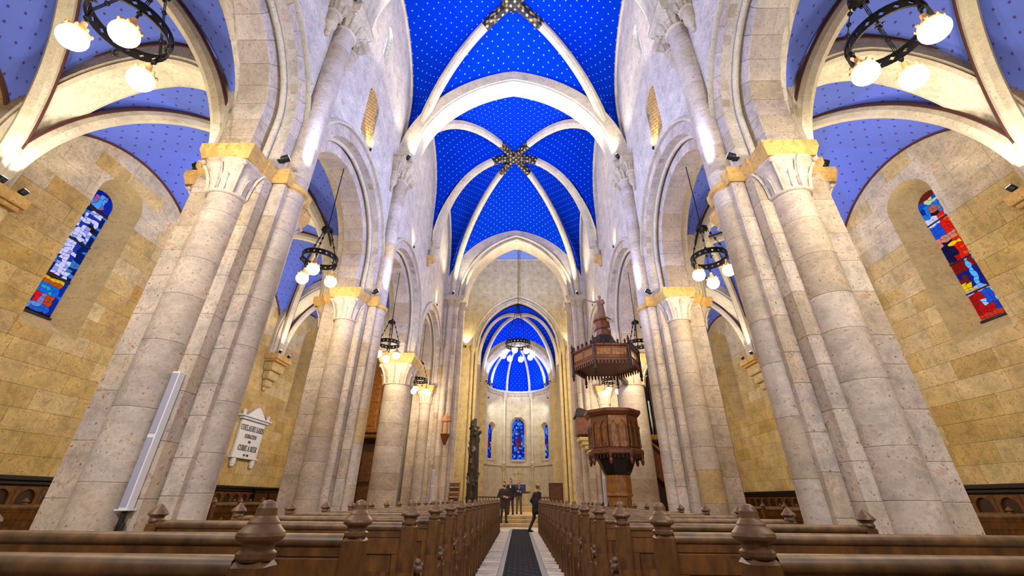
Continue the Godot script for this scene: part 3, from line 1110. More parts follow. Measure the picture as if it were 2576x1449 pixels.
func build_crossing() -> void:
	var w := struct_node("wall_crossing", "pale stone wall over the tall pointed crossing arch")
	var s := Soup.new()
	var hole := shifted(whole_arch(3.62, 0, 4.75, 20), Vector2(0.08, 12.15), 3.0)
	for q in [rect(-5.6, 12.15, 0.08, 23.0), rect(0.08, 12.15, 5.6, 23.0)]: wall_xy(s, q, hole, 22.45, 23.55)
	obj(s, "wall_face", M.clear, w)
	voussoirs(w, whole_arch(3.12, 0, 4.28, 20), whole_arch(3.63, 0, 4.76, 20), 27, P(0.08, 12.15, 0), Vector3.RIGHT, -23.5, -22.5, M.rib)
	s = Soup.new()
	var ring := PackedVector2Array()
	for i in 8: ring.append(Vector2(cos(TAU * i / 8), sin(TAU * i / 8)) * 0.09)
	sweep(s, frames(whole_arch(3.5, 0, 4.63, 24), P(0.08, 12.15, 22.42), Vector3.RIGHT), ring, true)
	sweep(s, frames(whole_arch(3.2, 0, 4.36, 24), P(0.08, 12.15, 22.47), Vector3.RIGHT), ring, true)
	obj(s, "roll_moulding", M.rib, w)
	for side in [-1, 1]:
		var cw := struct_node("wall_transept", "stone wall beside the crossing on the " + ("totem side" if side < 0 else "organ side"))
		s = Soup.new()
		sbox(s, P(side * 5.85, 11.4, 27.5), Vector3(0.5, 23.2, 8.2))
		obj(s, "core", M.clear, cw)
	# chancel wall with its pointed arch
	var c := struct_node("wall_chancel", "stone wall with the pointed chancel arch beyond the crossing")
	s = Soup.new()
	hole = shifted(whole_arch(3.75, 0, 4.7, 20), Vector2(AX, 12.15), 14.0)
	for q in [rect(-5.8, -0.2, AX, 20.4), rect(AX, -0.2, 5.8, 20.4)]: wall_xy(s, q, hole, 31.5, 32.3)
	obj(s, "wall_face", M.chancel, c)
	s = Soup.new()
	sbox(s, P(0, 20.45, 31.75), Vector3(11.6, 0.12, 0.7), 0.02)
	obj(s, "ledge", M.rib, c)
	var tm := mat(Color(0.62, 0.70, 0.86), 0.7)
	s = Soup.new()
	sbox(s, Vector3.ZERO, Vector3(0.46, 0.40, 0.05), 0.012)
	var tmesh := mesh_of(s)
	for j in 5:
		for i in 22:
			var o := put(tmesh, "tile", tm, c)
			o.position = P(-5.0 + i * 0.475 + (0.24 if j % 2 else 0.0), 20.75 + j * 0.42, 32.08)
	s = Soup.new()
	sbox(s, P(0, 21.8, 32.3), Vector3(11.6, 2.8, 0.4))
	obj(s, "upper_wall", M.grille, c)
	# inner orders and the jamb shafts of the chancel arch
	s = Soup.new()
	for q in [[3.75, 4.7, 31.55, 0.11], [3.36, 4.33, 31.75, 0.09]]:
		var rr := PackedVector2Array()
		for i in 8: rr.append(Vector2(cos(TAU * i / 8), sin(TAU * i / 8)) * q[3])
		sweep(s, frames(whole_arch(q[0] - 0.05, 0, q[1] - 0.05, 24), P(AX, 12.15, q[2]), Vector3.RIGHT), rr, true)
	obj(s, "roll_moulding", M.rib, c)
	cross_arch(c, "inner_arch", P(AX, 12.15, 32.05), Vector3.RIGHT, 3.3, 0, 4.28, 0.6, 0.45, M.rib)
	for side in [-1, 1]:
		s = Soup.new()
		sbox(s, P(AX + side * 3.55, 6.4, 32.05), Vector3(0.5, 11.5, 0.55), 0.03)
		obj(s, "jamb", M.chancel, c)
		for q in [[3.42, 31.72, 0.11], [3.68, 31.5, 0.13]]:
			s = Soup.new()
			lathe(s, [Vector2(q[2] * 1.6, 0.45), Vector2(q[2] * 1.6, 0.8), Vector2(q[2] * 1.2, 0.95), Vector2(q[2], 1.0), Vector2(q[2], 11.5), Vector2(q[2] * 1.2, 11.6), Vector2(q[2] * 1.1, 11.7), Vector2(q[2] * 1.8, 12.05), Vector2(q[2] * 1.8, 12.18)], 14, Transform3D(Basis(), P(AX + side * q[0], 0, q[1])))
			obj(s, "jamb_shaft", M.chancel, c)
	var cl := struct_node("ceiling_crossing", "plain deck over the crossing")
	s = Soup.new()
	sbox(s, P(0, 23.1, 27.4), Vector3(12.2, 0.2, 10.4))
	obj(s, "deck", M.clear, cl)
	# chancel bay
	for side in [-1, 1]:
		var cw := struct_node("wall_chancel_side", "stone side wall of the chancel bay on the " + ("totem side" if side < 0 else "organ side"))
		s = Soup.new()
		sbox(s, P(AX + side * 3.72, 8.5, 34.9), Vector3(0.5, 17.4, 5.4))
		obj(s, "core", M.chancel, cw)
	var cv := struct_node("ceiling_chancel", "blue rib vault over the chancel bay")
	var bo := P(AX, 16.35, 34.4)
	for sx in [-1, 1]:
		for e in [32.2, 36.9]:
			var cor := P(AX + sx * 3.5, 10.9, e)
			s = Soup.new()
			web(s, cor, bo, P(AX, 16.3 if e < 33 else 14.9, e), 0.9, P(AX, 6, 34.5), 0.43)
			obj(s, "vault_web", M.vault, cv)
			s = Soup.new()
			web(s, cor, bo, P(AX + sx * 3.5, 15.6, 34.5), 1.8, P(AX, 6, 34.5), 0.43)
			obj(s, "vault_web", M.vault, cv)
			rib(cv, P(AX + sx * 3.36, 10.9, e), bo - Vector3(0, 0.03, 0), 0.0, M.rib, 1.0)
	cross_arch(cv, "apse_arch", P(AX, 10.7, 37.2), Vector3.RIGHT, 2.85, 0, 3.55, 0.7, 0.5, M.rib)
	s = Soup.new()
	hole = shifted(whole_arch(2.9, 0, 3.6, 20), Vector2(AX, 10.7), 12.0)
	for q in [rect(AX - 3.9, -0.2, AX, 17.2), rect(AX, -0.2, AX + 3.9, 17.2)]: wall_xy(s, q, hole, 36.95, 37.45)
	obj(s, "end_wall", M.chancel, cv)
	s = Soup.new()
	sbox(s, P(AX, 17.2, 35), Vector3(8, 0.2, 6))
	obj(s, "deck", M.clear, cv)

func build_apse() -> void:
	var R := 2.92
	var D := 37.45
	var at := func(t: float, r: float, y: float) -> Vector3: return P(AX + sin(t) * r, y, D + cos(t) * r)
	var w := struct_node("wall_apse", "curved cream wall of the apse with three blue lancets")
	var wins := [[0.0, 0.58, 4.45, 8.05], [-0.98, 0.42, 4.45, 7.35], [0.98, 0.42, 4.45, 7.35]]
	var inside := func(t: float, y: float) -> bool:
		for q in wins:
			var x: float = (t - q[0]) * R
			var hw: float = q[1] + 0.16
			if absf(x) < hw and y > q[2] - 0.1:
				if y < q[3] - q[1]: return true
				if Vector2(x, y - (q[3] - q[1])).length() < hw: return true
		return false
	var s := Soup.new()
	var st := s.n()
	var NT := 120
	var NY := 110
	for i in NT:
		var t0 := -PI / 2 + PI * i / NT
		var t1 := -PI / 2 + PI * (i + 1) / NT
		for j in NY:
			var y0 := 0.3 + 10.3 * j / NY
			var y1 := 0.3 + 10.3 * (j + 1) / NY
			if inside.call((t0 + t1) / 2, (y0 + y1) / 2): continue
			s.quad(at.call(t0, R, y0), at.call(t1, R, y0), at.call(t1, R, y1), at.call(t0, R, y1), 1)
	s.toward(st, P(AX, 5, D))
	obj(s, "wall_face", M.wall_pale, w)
	s = Soup.new()
	st = s.n()
	for i in 40:
		var t0 := -PI / 2 + PI * i / 40
		var t1 := -PI / 2 + PI * (i + 1) / 40
		s.quad(at.call(t0, R + 0.7, 0.0), at.call(t1, R + 0.7, 0.0), at.call(t1, R + 0.7, 11.0), at.call(t0, R + 0.7, 11.0), 1)
		s.quad(at.call(t0, R + 0.7, 0.0), at.call(t1, R + 0.7, 0.0), at.call(t1, R + 0.9, 0.0), at.call(t0, R + 0.9, 0.0), 1)
	s.toward(st, P(AX, 5, D))
	obj(s, "wall_back", M.joint, w)
	for q in wins:
		win_no += 1
		var t: float = q[0]
		var lab := "middle apse lancet of blue glass with a small red figure" if t == 0.0 else "blue apse lancet on the " + ("totem side" if t < 0 else "organ side")
		var wn := struct_node("window_%d" % win_no, lab)
		var h: float = q[3] - q[2]
		var hw: float = q[1]
		var right := Vector3(cos(t), 0, sin(t))
		var back := P(sin(t), 0, cos(t))
		var xf := Transform3D(Basis(right, Vector3.UP, -back), at.call(t, R + 0.32, q[2]))
		if t == 0.0: stained(wn, xf, hw, h, 7, 20, picture_blue, [0.34, 0.66])
		else: stained(wn, xf, hw, h, 4, 12, picture_blue, [0.5])
		var a := lancet(hw + 0.20, -0.2, h - hw, 14)
		var b := lancet(hw, 0.0, h - hw, 14)
		var rows := [PackedVector3Array(), PackedVector3Array()]
		for i in a.size():
			rows[0].append(at.call(t + a[i].x / R, R - 0.012, q[2] + a[i].y))
			rows[1].append(xf * Vector3(b[i].x, b[i].y, -0.01))
		var s2 := Soup.new()
		sheet(s2, rows, at.call(t, R + 0.1, q[2] + h / 2), [], -1)
		obj(s2, "reveal", M.wall[3], wn)
		s2 = Soup.new()
		s2.quad(rows[0][0], rows[0][-1], rows[1][-1], rows[1][0])
		s2.toward(0, P(AX, 9, D))
		obj(s2, "sill", M.wall_pale, wn)
	# string course, cornice, corbel table, shafts
	for q in [[3.82, 3.98, 0.10, "string_course"], [10.42, 10.62, 0.16, "cornice"], [0.75, 1.0, 0.06, "plinth"]]:
		s = Soup.new()
		var fr := []
		for i in 41:
			var t := -PI / 2 + PI * i / 40
			fr.append(Transform3D(Basis(P(-sin(t), 0, -cos(t)), Vector3.UP, Vector3.ZERO), at.call(t, R, 0.0)))
		sweep(s, fr, PackedVector2Array([Vector2(-0.02, q[0]), Vector2(q[2] * 0.6, q[0]), Vector2(q[2], q[0] + 0.06), Vector2(q[2], q[1]), Vector2(-0.02, q[1])]))
		obj(s, q[3], M.rib, w)
	for i in 23:
		var t := -1.32 + 0.12 * i
		var fr2 := []
		for k in 9:
			var a := PI * k / 8
			var o: Vector3 = at.call(t + cos(a) * 0.045, R - 0.05, 10.12 + sin(a) * 0.16)
			fr2.append(Transform3D(Basis(P(-sin(t), 0, -cos(t)), Vector3(cos(t) * cos(a), sin(a), sin(t) * cos(a)), Vector3.ZERO), o))
		s = Soup.new()
		sweep(s, fr2, PackedVector2Array([Vector2(-0.06, -0.035), Vector2(0.06, -0.035), Vector2(0.06, 0.035), Vector2(-0.06, 0.035)]))
		obj(s, "corbel_arch", M.rib, w)
	for t in [-0.47, 0.47]:
		s = Soup.new()
		lathe(s, [Vector2(0.16, 3.95), Vector2(0.16, 4.15), Vector2(0.10, 4.25), Vector2(0.10, 9.7), Vector2(0.13, 9.75), Vector2(0.12, 9.8), Vector2(0.22, 10.2), Vector2(0.22, 10.45)], 12, Transform3D(Basis(), at.call(t, R - 0.04, 0.0)))
		obj(s, "wall_shaft", M.rib, w)
		s = Soup.new()
		lathe(s, [Vector2(0.15, 0.75), Vector2(0.15, 1.0), Vector2(0.10, 1.1), Vector2(0.10, 3.4), Vector2(0.2, 3.8), Vector2(0.2, 3.9)], 12, Transform3D(Basis(), at.call(t, R - 0.02, 0.0)))
		obj(s, "wall_shaft", M.chancel, w)
	# semi-dome
	var dm := struct_node("ceiling_apse", "royal blue half dome with stone ribs over the apse")
	s = Soup.new()
	var rows2 := []
	var uvs := []
	for j in 17:
		var e := PI / 2 * j / 16
		var row := PackedVector3Array()
		var uv := PackedVector2Array()
		for i in 41:
			var t := -PI / 2 + PI * i / 40
			row.append(at.call(t, R * cos(e), 10.6 + 3.75 * sin(e)))
			uv.append(Vector2(t * R * 2.3, e * 3.4 * 2.3))
		rows2.append(row)
		uvs.append(uv)
	sheet(s, rows2, P(AX, 6, D), uvs)
	obj(s, "vault_web", M.vault, dm)
	for t in [-1.15, -0.40, 0.40, 1.15]:
		s = Soup.new()
		var c := PackedVector2Array()
		for k in 21:
			var e := PI / 2 * 0.96 * k / 20
			c.append(Vector2(R - R * cos(e), 3.75 * sin(e)))
		var prof := PackedVector2Array()
		for q in RIB: prof.append(q * 0.75)
		sweep(s, frames(c, at.call(t, R, 10.6), -P(sin(t), 0, cos(t))), prof)
		obj(s, "rib", M.rib, dm)

# ------------------------------------------------------------------ piers
func bell(s: Soup, c: Vector3, r: float, w: float, h: float, leaves := 8) -> void:
	var rows := []
	var n := 40
	for j in 13:
		var t := j / 12.0
		var row := PackedVector3Array()
		for i in n + 1:
			var a := TAU * (i % n) / n
			var m := maxf(absf(cos(a)), absf(sin(a)))
			var sq := w / pow(pow(absf(cos(a)), 5.0) + pow(absf(sin(a)), 5.0), 0.2)
			var f := pow(t, 1.9)
			var rr := lerpf(r * 1.02, sq * 0.98, f)
			var lf := maxf(0.0, cos(leaves * a + PI)) * sin(PI * minf(1.0, t * 1.25)) * 0.045
			var curl := exp(-pow((t - 0.80) / 0.09, 2.0)) * 0.05 * pow(maxf(0.0, cos(4.0 * a + PI)), 2.0)
			var low := exp(-pow((t - 0.45) / 0.06, 2.0)) * 0.035 * maxf(0.0, cos(leaves * a))
			rr += (lf + low) * (w / 0.45) + curl
			row.append(c + Vector3(cos(a) * rr, h * t, sin(a) * rr))
		rows.append(row)
	var st := s.n()
	sheet(s, rows, c + Vector3(0, h, 0) * 0.5, [], 1)
	for i in range(st, s.n(), 3): s.flip(i)
	# ridged leaves: a lower ring, and tall ones that curl out under the corners
	for ring in [[0.0, 0.55, 0.5, 0.030], [0.0, 0.92, 0.0, 0.042]]:
		for q in 8:
			var a0: float = TAU * (q + ring[2]) / 8
			var lr := []
			for j in 9:
				var t: float = lerpf(0.02, ring[1], j / 8.0)
				var curl2: float = pow(j / 8.0, 5.0) * 0.055
				var lw: float = (0.075 + 0.05 * j / 8.0) * (1.0 if j < 7 else 1.0 - 0.4 * (j - 6))
				var rw := PackedVector3Array()
				for e in [-1.0, -0.45, 0.0, 0.45, 1.0]:
					var a: float = a0 + e * lw * 0.30 / r * 0.5
					var sq := w / pow(pow(absf(cos(a)), 5.0) + pow(absf(sin(a)), 5.0), 0.2)
					var rr: float = lerpf(r * 1.02, sq * 0.98, pow(t, 1.9)) + 0.012 + (1.0 - absf(e)) * ring[3] * (r / 0.29) - (0.014 if absf(e) == 0.45 else 0.0) + curl2
					rw.append(c + Vector3(cos(a) * rr, h * t - curl2 * 0.5, sin(a) * rr))
				lr.append(rw)
			var s0 := s.n()
			sheet(s, lr, c + Vector3(cos(a0), 0.5, sin(a0)) * 3.0, [], -1)
	# volutes at the corners
	for sx in [-1, 1]:
		for sz in [-1, 1]:
			var cc := c + Vector3(sx * w * 0.86, h * 0.86, sz * w * 0.86)
			ball(s, cc, Vector3(0.05, 0.06, 0.05) * (w / 0.45), 8, 6)

func drums(parent: Node, x: float, d: float, r: float, y0: float, y1: float, seg := 20) -> void:
	var y := y0
	while y < y1 - 0.05:
		var h := rng.randf_range(0.5, 1.0)
		if y + h > y1 - 0.35: h = y1 - y
		var s := Soup.new()
		lathe(s, [Vector2(r - 0.006, y + 0.001), Vector2(r, y + 0.010), Vector2(r, y + h - 0.010), Vector2(r - 0.006, y + h - 0.001)], seg, Transform3D(Basis(), P(x, 0, d)))
		obj(s, "drum", pale(), parent)
		y += h

func courses(parent: Node, poly: PackedVector2Array, y0: float, y1: float) -> void:
	var y := y0
	while y < y1 - 0.05:
		var h := rng.randf_range(0.42, 0.72)
		if y + h > y1 - 0.3: h = y1 - y
		var s := Soup.new()
		prism(s, poly, Transform3D(UPRIGHT, Vector3.ZERO), y + 0.001, y + h - 0.001, 0.008)
		obj(s, "stone_course", pale(), parent)
		y += h

func necked(parent: Node, x: float, d: float, r: float, w: float, y: float, h: float, m: Material) -> void:
	var s := Soup.new()
	var c := P(x, y, d)
	lathe(s, [Vector2(r, -0.03), Vector2(r + 0.03, -0.02), Vector2(r + 0.045, 0.01), Vector2(r + 0.03, 0.04), Vector2(r, 0.05)], 22, Transform3D(Basis(), c), true)
	obj(s, "necking", m, parent)
	s = Soup.new()
	bell(s, c, r, w, h)
	obj(s, "capital", m, parent)

func slab(s: Soup, c: Vector3, z: Vector3) -> void:      # moulded abacus block: fillet over a slope
	sbox(s, c + Vector3(0, z.y * 0.26, 0), Vector3(z.x, z.y * 0.48, z.z), 0.012)
	var a := z * 0.5
	var st := s.n()
	var lo := -a.y
	var hi := z.y * 0.03
	var k := []
	for q in [[lo, 0.86], [hi, 0.985]]:
		for e in [Vector2(-1, -1), Vector2(1, -1), Vector2(1, 1), Vector2(-1, 1)]: k.append(c + Vector3(a.x * e.x * q[1], q[0], a.z * e.y * q[1]))
	for i in 4: s.quad(k[i], k[(i + 1) % 4], k[4 + (i + 1) % 4], k[4 + i])
	s.quad(k[0], k[1], k[2], k[3]); s.quad(k[4], k[5], k[6], k[7])
	s.convex(st)

func plan(x0: float, x1: float, d0: float, d1: float, ch := 0.03) -> PackedVector2Array:
	var a := minf(x0, x1); var b := maxf(x0, x1)
	return PackedVector2Array([Vector2(a + ch, d0), Vector2(b - ch, d0), Vector2(b, d0 + ch), Vector2(b, d1 - ch), Vector2(b - ch, d1), Vector2(a + ch, d1), Vector2(a, d1 - ch), Vector2(a, d0 + ch)])

func compound_pier(side: int, d: float, label: String) -> void:
	var t := thing("nave_pier", label, "pier", Vector3.ZERO, 0.0, "clustered nave piers")
	var q := side
	var s := Soup.new()
	sbox(s, P(q * 4.88, 0.15, d), Vector3(2.0, 0.3, 2.3), 0.03)
	sbox(s, P(q * 4.88, 0.38, d), Vector3(1.8, 0.16, 2.1), 0.05)
	obj(s, "plinth", M.pale[1], t)
	courses(t, plan(q * 4.36, q * 5.60, d - 0.60, d + 0.60), 0.46, LOW - 0.3)
	courses(t, plan(q * 4.12, q * 4.365, d - 0.36, d + 0.36), 0.46, LOW - 0.3)
	drums(t, q * 4.83, d - 0.62, 0.29, 0.46, 5.72)
	drums(t, q * 4.83, d + 0.62, 0.29, 0.46, 5.72)
	drums(t, q * 5.60, d, 0.26, 0.46, 5.72)
	drums(t, q * 4.20, d, 0.25, 0.46, 11.55)
	for e in [-1, 1]: necked(t, q * 4.83, d + e * 0.62, 0.29, 0.42, 5.72, 0.64, M.pale[2])
	necked(t, q * 5.60, d, 0.26, 0.38, 5.72, 0.64, M.pale[2])
	s = Soup.new()
	for e in [-1, 1]: slab(s, P(q * 4.83, LOW - 0.15, d + e * 0.66), Vector3(0.94, 0.31, 0.82))
	slab(s, P(q * 4.98, LOW - 0.15, d), Vector3(1.36, 0.308, 1.34))
	slab(s, P(q * 5.66, LOW - 0.15, d), Vector3(0.80, 0.306, 0.86))
	slab(s, P(q * 4.22, LOW - 0.15, d), Vector3(0.34, 0.304, 0.90))
	obj(s, "abacus", M.abacus, t)
	# shaft ring and the high capitals that carry the vault
	s = Soup.new()
	lathe(s, [Vector2(0.24, LOW - 0.32), Vector2(0.30, LOW - 0.28), Vector2(0.31, LOW - 0.20), Vector2(0.24, LOW - 0.12)], 20, Transform3D(Basis(), P(q * 4.20, 0, d)))
	obj(s, "shaft_ring", M.abacus, t)
	necked(t, q * 4.18, d, 0.25, 0.40, 11.50, 0.46, M.wall_pale)
	for e in [-1, 1]:
		s = Soup.new()
		lathe(s, [Vector2(0.0, 10.72), Vector2(0.05, 10.76), Vector2(0.06, 10.82), Vector2(0.04, 10.9), Vector2(0.10, 11.02), Vector2(0.15, 11.15), Vector2(0.15, 11.55)], 12, Transform3D(Basis(), P(q * 4.26, 0, d + e * 0.50)))
		obj(s, "side_corbel", M.wall_pale, t)
		necked(t, q * 4.24, d + e * 0.50, 0.15, 0.24, 11.52, 0.44, M.wall_pale)
	s = Soup.new()
	slab(s, P(q * 4.14, SPRING - 0.12, d), Vector3(0.94, 0.26, 0.92))
	for e in [-1, 1]: slab(s, P(q * 4.20, SPRING - 0.12, d + e * 0.50), Vector3(0.62, 0.255, 0.58))
	obj(s, "high_abacus", M.wall_pale, t)

func round_pier(side: int, d: float, label: String) -> void:
	var t := thing("round_pier", label, "pier", Vector3.ZERO, 0.0, "round nave columns")
	var x := side * 4.95
	var s := Soup.new()
	sbox(s, P(x, 0.15, d), Vector3(1.7, 0.3, 1.7), 0.03)
	lathe(s, [Vector2(0.80, 0.3), Vector2(0.82, 0.38), Vector2(0.72, 0.5), Vector2(0.64, 0.56), Vector2(0.64, 0.6)], 28, Transform3D(Basis(), P(x, 0, d)))
	obj(s, "base", M.pale[1], t)
	drums(t, x, d, 0.54, 0.6, 5.40, 32)
	necked(t, x, d, 0.54, 0.72, 5.40, 0.85, M.pale[4])
	s = Soup.new()
	slab(s, P(x, LOW - 0.2, d), Vector3(1.56, 0.40, 1.56))
	obj(s, "abacus", M.abacus, t)
	# corbelled shaft for the middle rib of the six-part vault
	s = Soup.new()
	slab(s, P(side * 4.22, 11.75, d), Vector3(0.5, 0.24, 0.5))
	lathe(s, [Vector2(0.0, 11.3), Vector2(0.08, 11.35), Vector2(0.10, 11.5), Vector2(0.18, 11.64)], 14, Transform3D(Basis(), P(side * 4.25, 0, d)))
	obj(s, "rib_corbel", M.abacus, t)
	s = Soup.new()
	lathe(s, [Vector2(0.16, 11.86), Vector2(0.16, 12.75)], 14, Transform3D(Basis(), P(side * 4.14, 0, d)))
	obj(s, "rib_shaft", M.wall_pale, t)

func crossing_pier(side: int, d: float, label: String) -> void:
	var t := thing("crossing_pier", label, "pier", Vector3.ZERO, 0.0, "crossing piers")
	var q := side
	var s := Soup.new()
	sbox(s, P(q * 4.6, 0.2, d + 0.1), Vector3(2.4, 0.4, 2.2), 0.03)
	obj(s, "plinth", M.pale[1], t)
	courses(t, plan(q * 3.72, q * 5.60, d - 0.45, d + 0.85), 0.4, 11.6)
	courses(t, plan(q * 3.36, q * 3.725, d - 0.10, d + 0.50), 0.4, 11.6)
	for k in [[3.36, 0.2, 0.24], [3.62, -0.28, 0.16], [3.92, -0.50, 0.16], [4.20, -0.40, 0.15]]:
		drums(t, q * k[0], d + k[1], k[2], 0.4, 11.52, 16)
		necked(t, q * k[0], d + k[1], k[2], k[2] * 1.5, 11.5, 0.46, M.wall_pale)
	drums(t, q * 4.83, d - 0.46, 0.29, 0.4, 5.72)
	necked(t, q * 4.83, d - 0.46, 0.29, 0.42, 5.72, 0.64, M.pale[2])
	s = Soup.new()
	slab(s, P(q * 4.83, LOW - 0.15, d - 0.50), Vector3(0.94, 0.31, 0.82))
	obj(s, "abacus", M.abacus, t)
	s = Soup.new()
	slab(s, P(q * 3.75, SPRING - 0.14, d + 0.1), Vector3(1.36, 0.30, 1.5))
	slab(s, P(q * 3.98, SPRING - 0.14, d - 0.46), Vector3(0.82, 0.296, 0.62))
	slab(s, P(q * 4.7, SPRING - 0.14, d + 0.2), Vector3(1.9, 0.29, 1.4))
	obj(s, "high_abacus", M.wall_pale, t)

func build_piers() -> void:
	compound_pier(-1, PIER[0], "clustered cream stone pier with the white column loudspeaker fixed to it")
	compound_pier(1, PIER[0], "clustered stone pier facing the one with the long white loudspeaker")
	compound_pier(-1, PIER[1], "clustered stone pier behind the loudspeaker pier on the tablet side")
	compound_pier(1, PIER[1], "clustered stone pier in front of the pulpit on its side")
	round_pier(-1, PIER[2], "thick round stone column beside the oak gallery screen")
	round_pier(1, PIER[2], "thick round stone column standing just behind the pulpit")
	crossing_pier(-1, PIER[3], "tall shafted crossing pier on the side of the carved totem")
	crossing_pier(1, PIER[3], "tall shafted crossing pier carrying the corbelled oak balcony")

# ------------------------------------------------------------------ lamps
const WARM := Color(1.0, 0.95, 0.84)
const COOL := Color(0.64, 0.72, 1.0)

func uplight(at: Vector3, aim: Vector3, e: float, cone: float, col: Color, label: String, group: String, size := 1.0) -> void:
	var t := thing("uplight", label, "spotlight", at, 0.0, group)
	t.scale = Vector3.ONE * size
	var dir := (aim - at).normalized()
	var side := dir.cross(Vector3(0.2, 0.1, 1.0)).normalized()
	var b := Basis(side, dir, side.cross(dir))
	var s := Soup.new()
	sbox(s, Vector3(0, 0.012, 0), Vector3(0.10, 0.024, 0.10), 0.004)
	obj(s, "foot", M.black, t)
	s = Soup.new()
	lathe(s, [Vector2(0.05, 0.0), Vector2(0.065, 0.03), Vector2(0.065, 0.13), Vector2(0.058, 0.135)], 14, Transform3D(b, Vector3(0, 0.05, 0)))
	obj(s, "housing", M.black, t)
	s = Soup.new()
	lathe(s, [Vector2(0.052, 0.136), Vector2(0.052, 0.140)], 14, Transform3D(b, Vector3(0, 0.05, 0)))
	obj(s, "lens", M.lens, t)
	var l := SpotLight3D.new()
	l.light_energy = e * POWER
	l.light_color = col
	l.light_size = 0.05
	l.spot_range = 40.0
	l.spot_angle = cone
	l.spot_angle_attenuation = 0.6
	l.spot_attenuation = 2.0
	l.shadow_enabled = true
	l.basis = Basis(side, side.cross(dir), -dir)
	l.position = Vector3(0, 0.05, 0) + dir * 0.16
	t.add_child(l)
	l.name = "beam"

func build_uplights() -> void:
	var up := Vector3.UP
	for side in [-1, 1]:
		# on the high capitals, washing the vault and its ribs
		for d in [6.1, 11.5]:
			var lab := "small black uplight on the vault capital above the " + ("loudspeaker pier" if side < 0 and d < 8 else ("pier facing the loudspeaker pier" if d < 8 else ("second tablet side pier" if side < 0 else "pier before the pulpit")))
			for e in [-1, 1]:
				uplight(P(side * 3.86, SPRING + 0.014, d + e * 0.52), P(side * 0.4, 18.0, d + e * 2.4), 60.0, 60.0, WARM, lab, "uplights on the high capitals")
		uplight(P(side * 3.78, SPRING + 0.014, 22.0), P(side * 0.4, 18.0, 18.5), 110.0, 58.0, WARM, "small black uplight on the crossing pier capital " + ("near the totem" if side < 0 else "above the oak balcony"), "uplights on the high capitals")
		# floods on the arcade capitals, throwing cool light at the opposite clerestory
		for d in [5.5, 10.9]:
			uplight(P(side * 4.16, LOW + 0.008, d), P(-side * 4.2, 13.2, d + 2.6), 300.0, 56.0, COOL, "small flood lamp on the arcade capital of the " + ("loudspeaker pier" if side < 0 and d < 8 else ("pier facing the loudspeaker pier" if d < 8 else ("second tablet side pier" if side < 0 else "pier before the pulpit"))), "flood lamps on the arcade capitals")
		# aisle corbels and aisle capitals
		for d in [6.1, 11.5, 17.2]:
			for e in [-1, 1]:
				uplight(P(side * 10.2, 6.70, d + e * 0.36), P(side * 8.0, 10.8, d + e * 1.2), 17.0, 64.0, WARM, "small black uplight on the aisle corbel " + ("before the first tall window" if d < 8 else ("between the first two windows" if d < 14 else ("above the white tablet" if side < 0 else "beside the third window"))) + (" on the tablet side" if side < 0 else " on the pulpit side"), "uplights on the aisle corbels")
			uplight(P(side * 5.92, 6.66, d + 0.34), P(side * 8.0, 10.8, d + 0.4), 17.0, 64.0, WARM, "small black uplight on the aisle face of the " + ("first pier" if d < 8 else ("second pier" if d < 14 else "round column")) + (" on the tablet side" if side < 0 else " on the pulpit side"), "uplights behind the piers")
		for d in [6.1, 11.5]:
			uplight(P(side * 10.24, 6.71, d), P(side * 8.6, 10.0, d), 22.0, 50.0, Color(1.0, 0.98, 0.94), "uplight in the middle of the corbel " + ("before the first tall window" if d < 8 else "between the first two windows") + (" on the tablet side" if side < 0 else " on the pulpit side"), "uplights on the aisle corbels")
		uplight(P(side * 5.92, 6.66, 5.76), P(side * 8.0, 10.8, 4.6), 24.0, 64.0, WARM, "uplight on the near aisle corner of the " + ("loudspeaker pier" if side < 0 else "pier facing the loudspeaker pier"), "uplights behind the piers")
		for k in [1, 2, 3]:
			uplight(P(side * 4.21, LOW + 1.05 + ARC[k][1] + 0.835, ARC[k][0]), P(side * 4.27, 16.0, ARC[k][0] + 0.1), 9.0, 42.0, Color(1.0, 0.90, 0.62), "tiny uplight on the hood of the " + ["", "first", "second", "third"][k] + " full arch" + (" on the tablet side" if side < 0 else " on the pulpit side"), "uplights over the arcade arches", 0.5)
		# lamps on the chancel wall
		uplight(P(AX + side * 4.25, 12.05, 31.3), P(AX + side * 4.2, 18, 31.4), 40.0, 40.0, WARM, "small uplight on the chancel wall on the " + ("totem side" if side < 0 else "organ side"), "uplights on the chancel wall")
		uplight(P(AX + side * 2.9, 10.65, 36.6), P(AX, 15.5, 34.5), 110.0, 60.0, COOL, "small uplight at the foot of the chancel vault on the " + ("totem side" if side < 0 else "organ side"), "uplights of the chancel vault")
		uplight(P(AX + side * 2.5, 10.65, 37.8), P(AX - side * 0.5, 13.5, 39.6), 70.0, 65.0, COOL, "small uplight on the apse cornice on the " + ("totem side" if side < 0 else "organ side"), "uplights of the apse")
		uplight(P(AX + side * 2.75, 9.4, 37.5), P(AX - side * 1.4, 6.4, 40.0), 48.0, 62.0, Color(0.93, 0.97, 1.0), "flood lamp behind the apse arch on the " + ("totem side" if side < 0 else "organ side"), "flood lamps of the apse")
		uplight(P(side * 3.0, 5.6, -2.53), P(side * 3.6, 5.0, 12.0), 140.0, 64.0, Color(0.92, 0.94, 1.0), "flood lamp on the west wall behind the last pews on the " + ("tablet side" if side < 0 else "pulpit side"), "flood lamps on the west wall")
	uplight(P(0.1, 17.0, 23.6), P(0.2, 22, 31.0), 300.0, 60.0, COOL, "small flood lamp over the crossing arch", "flood lamps of the crossing")

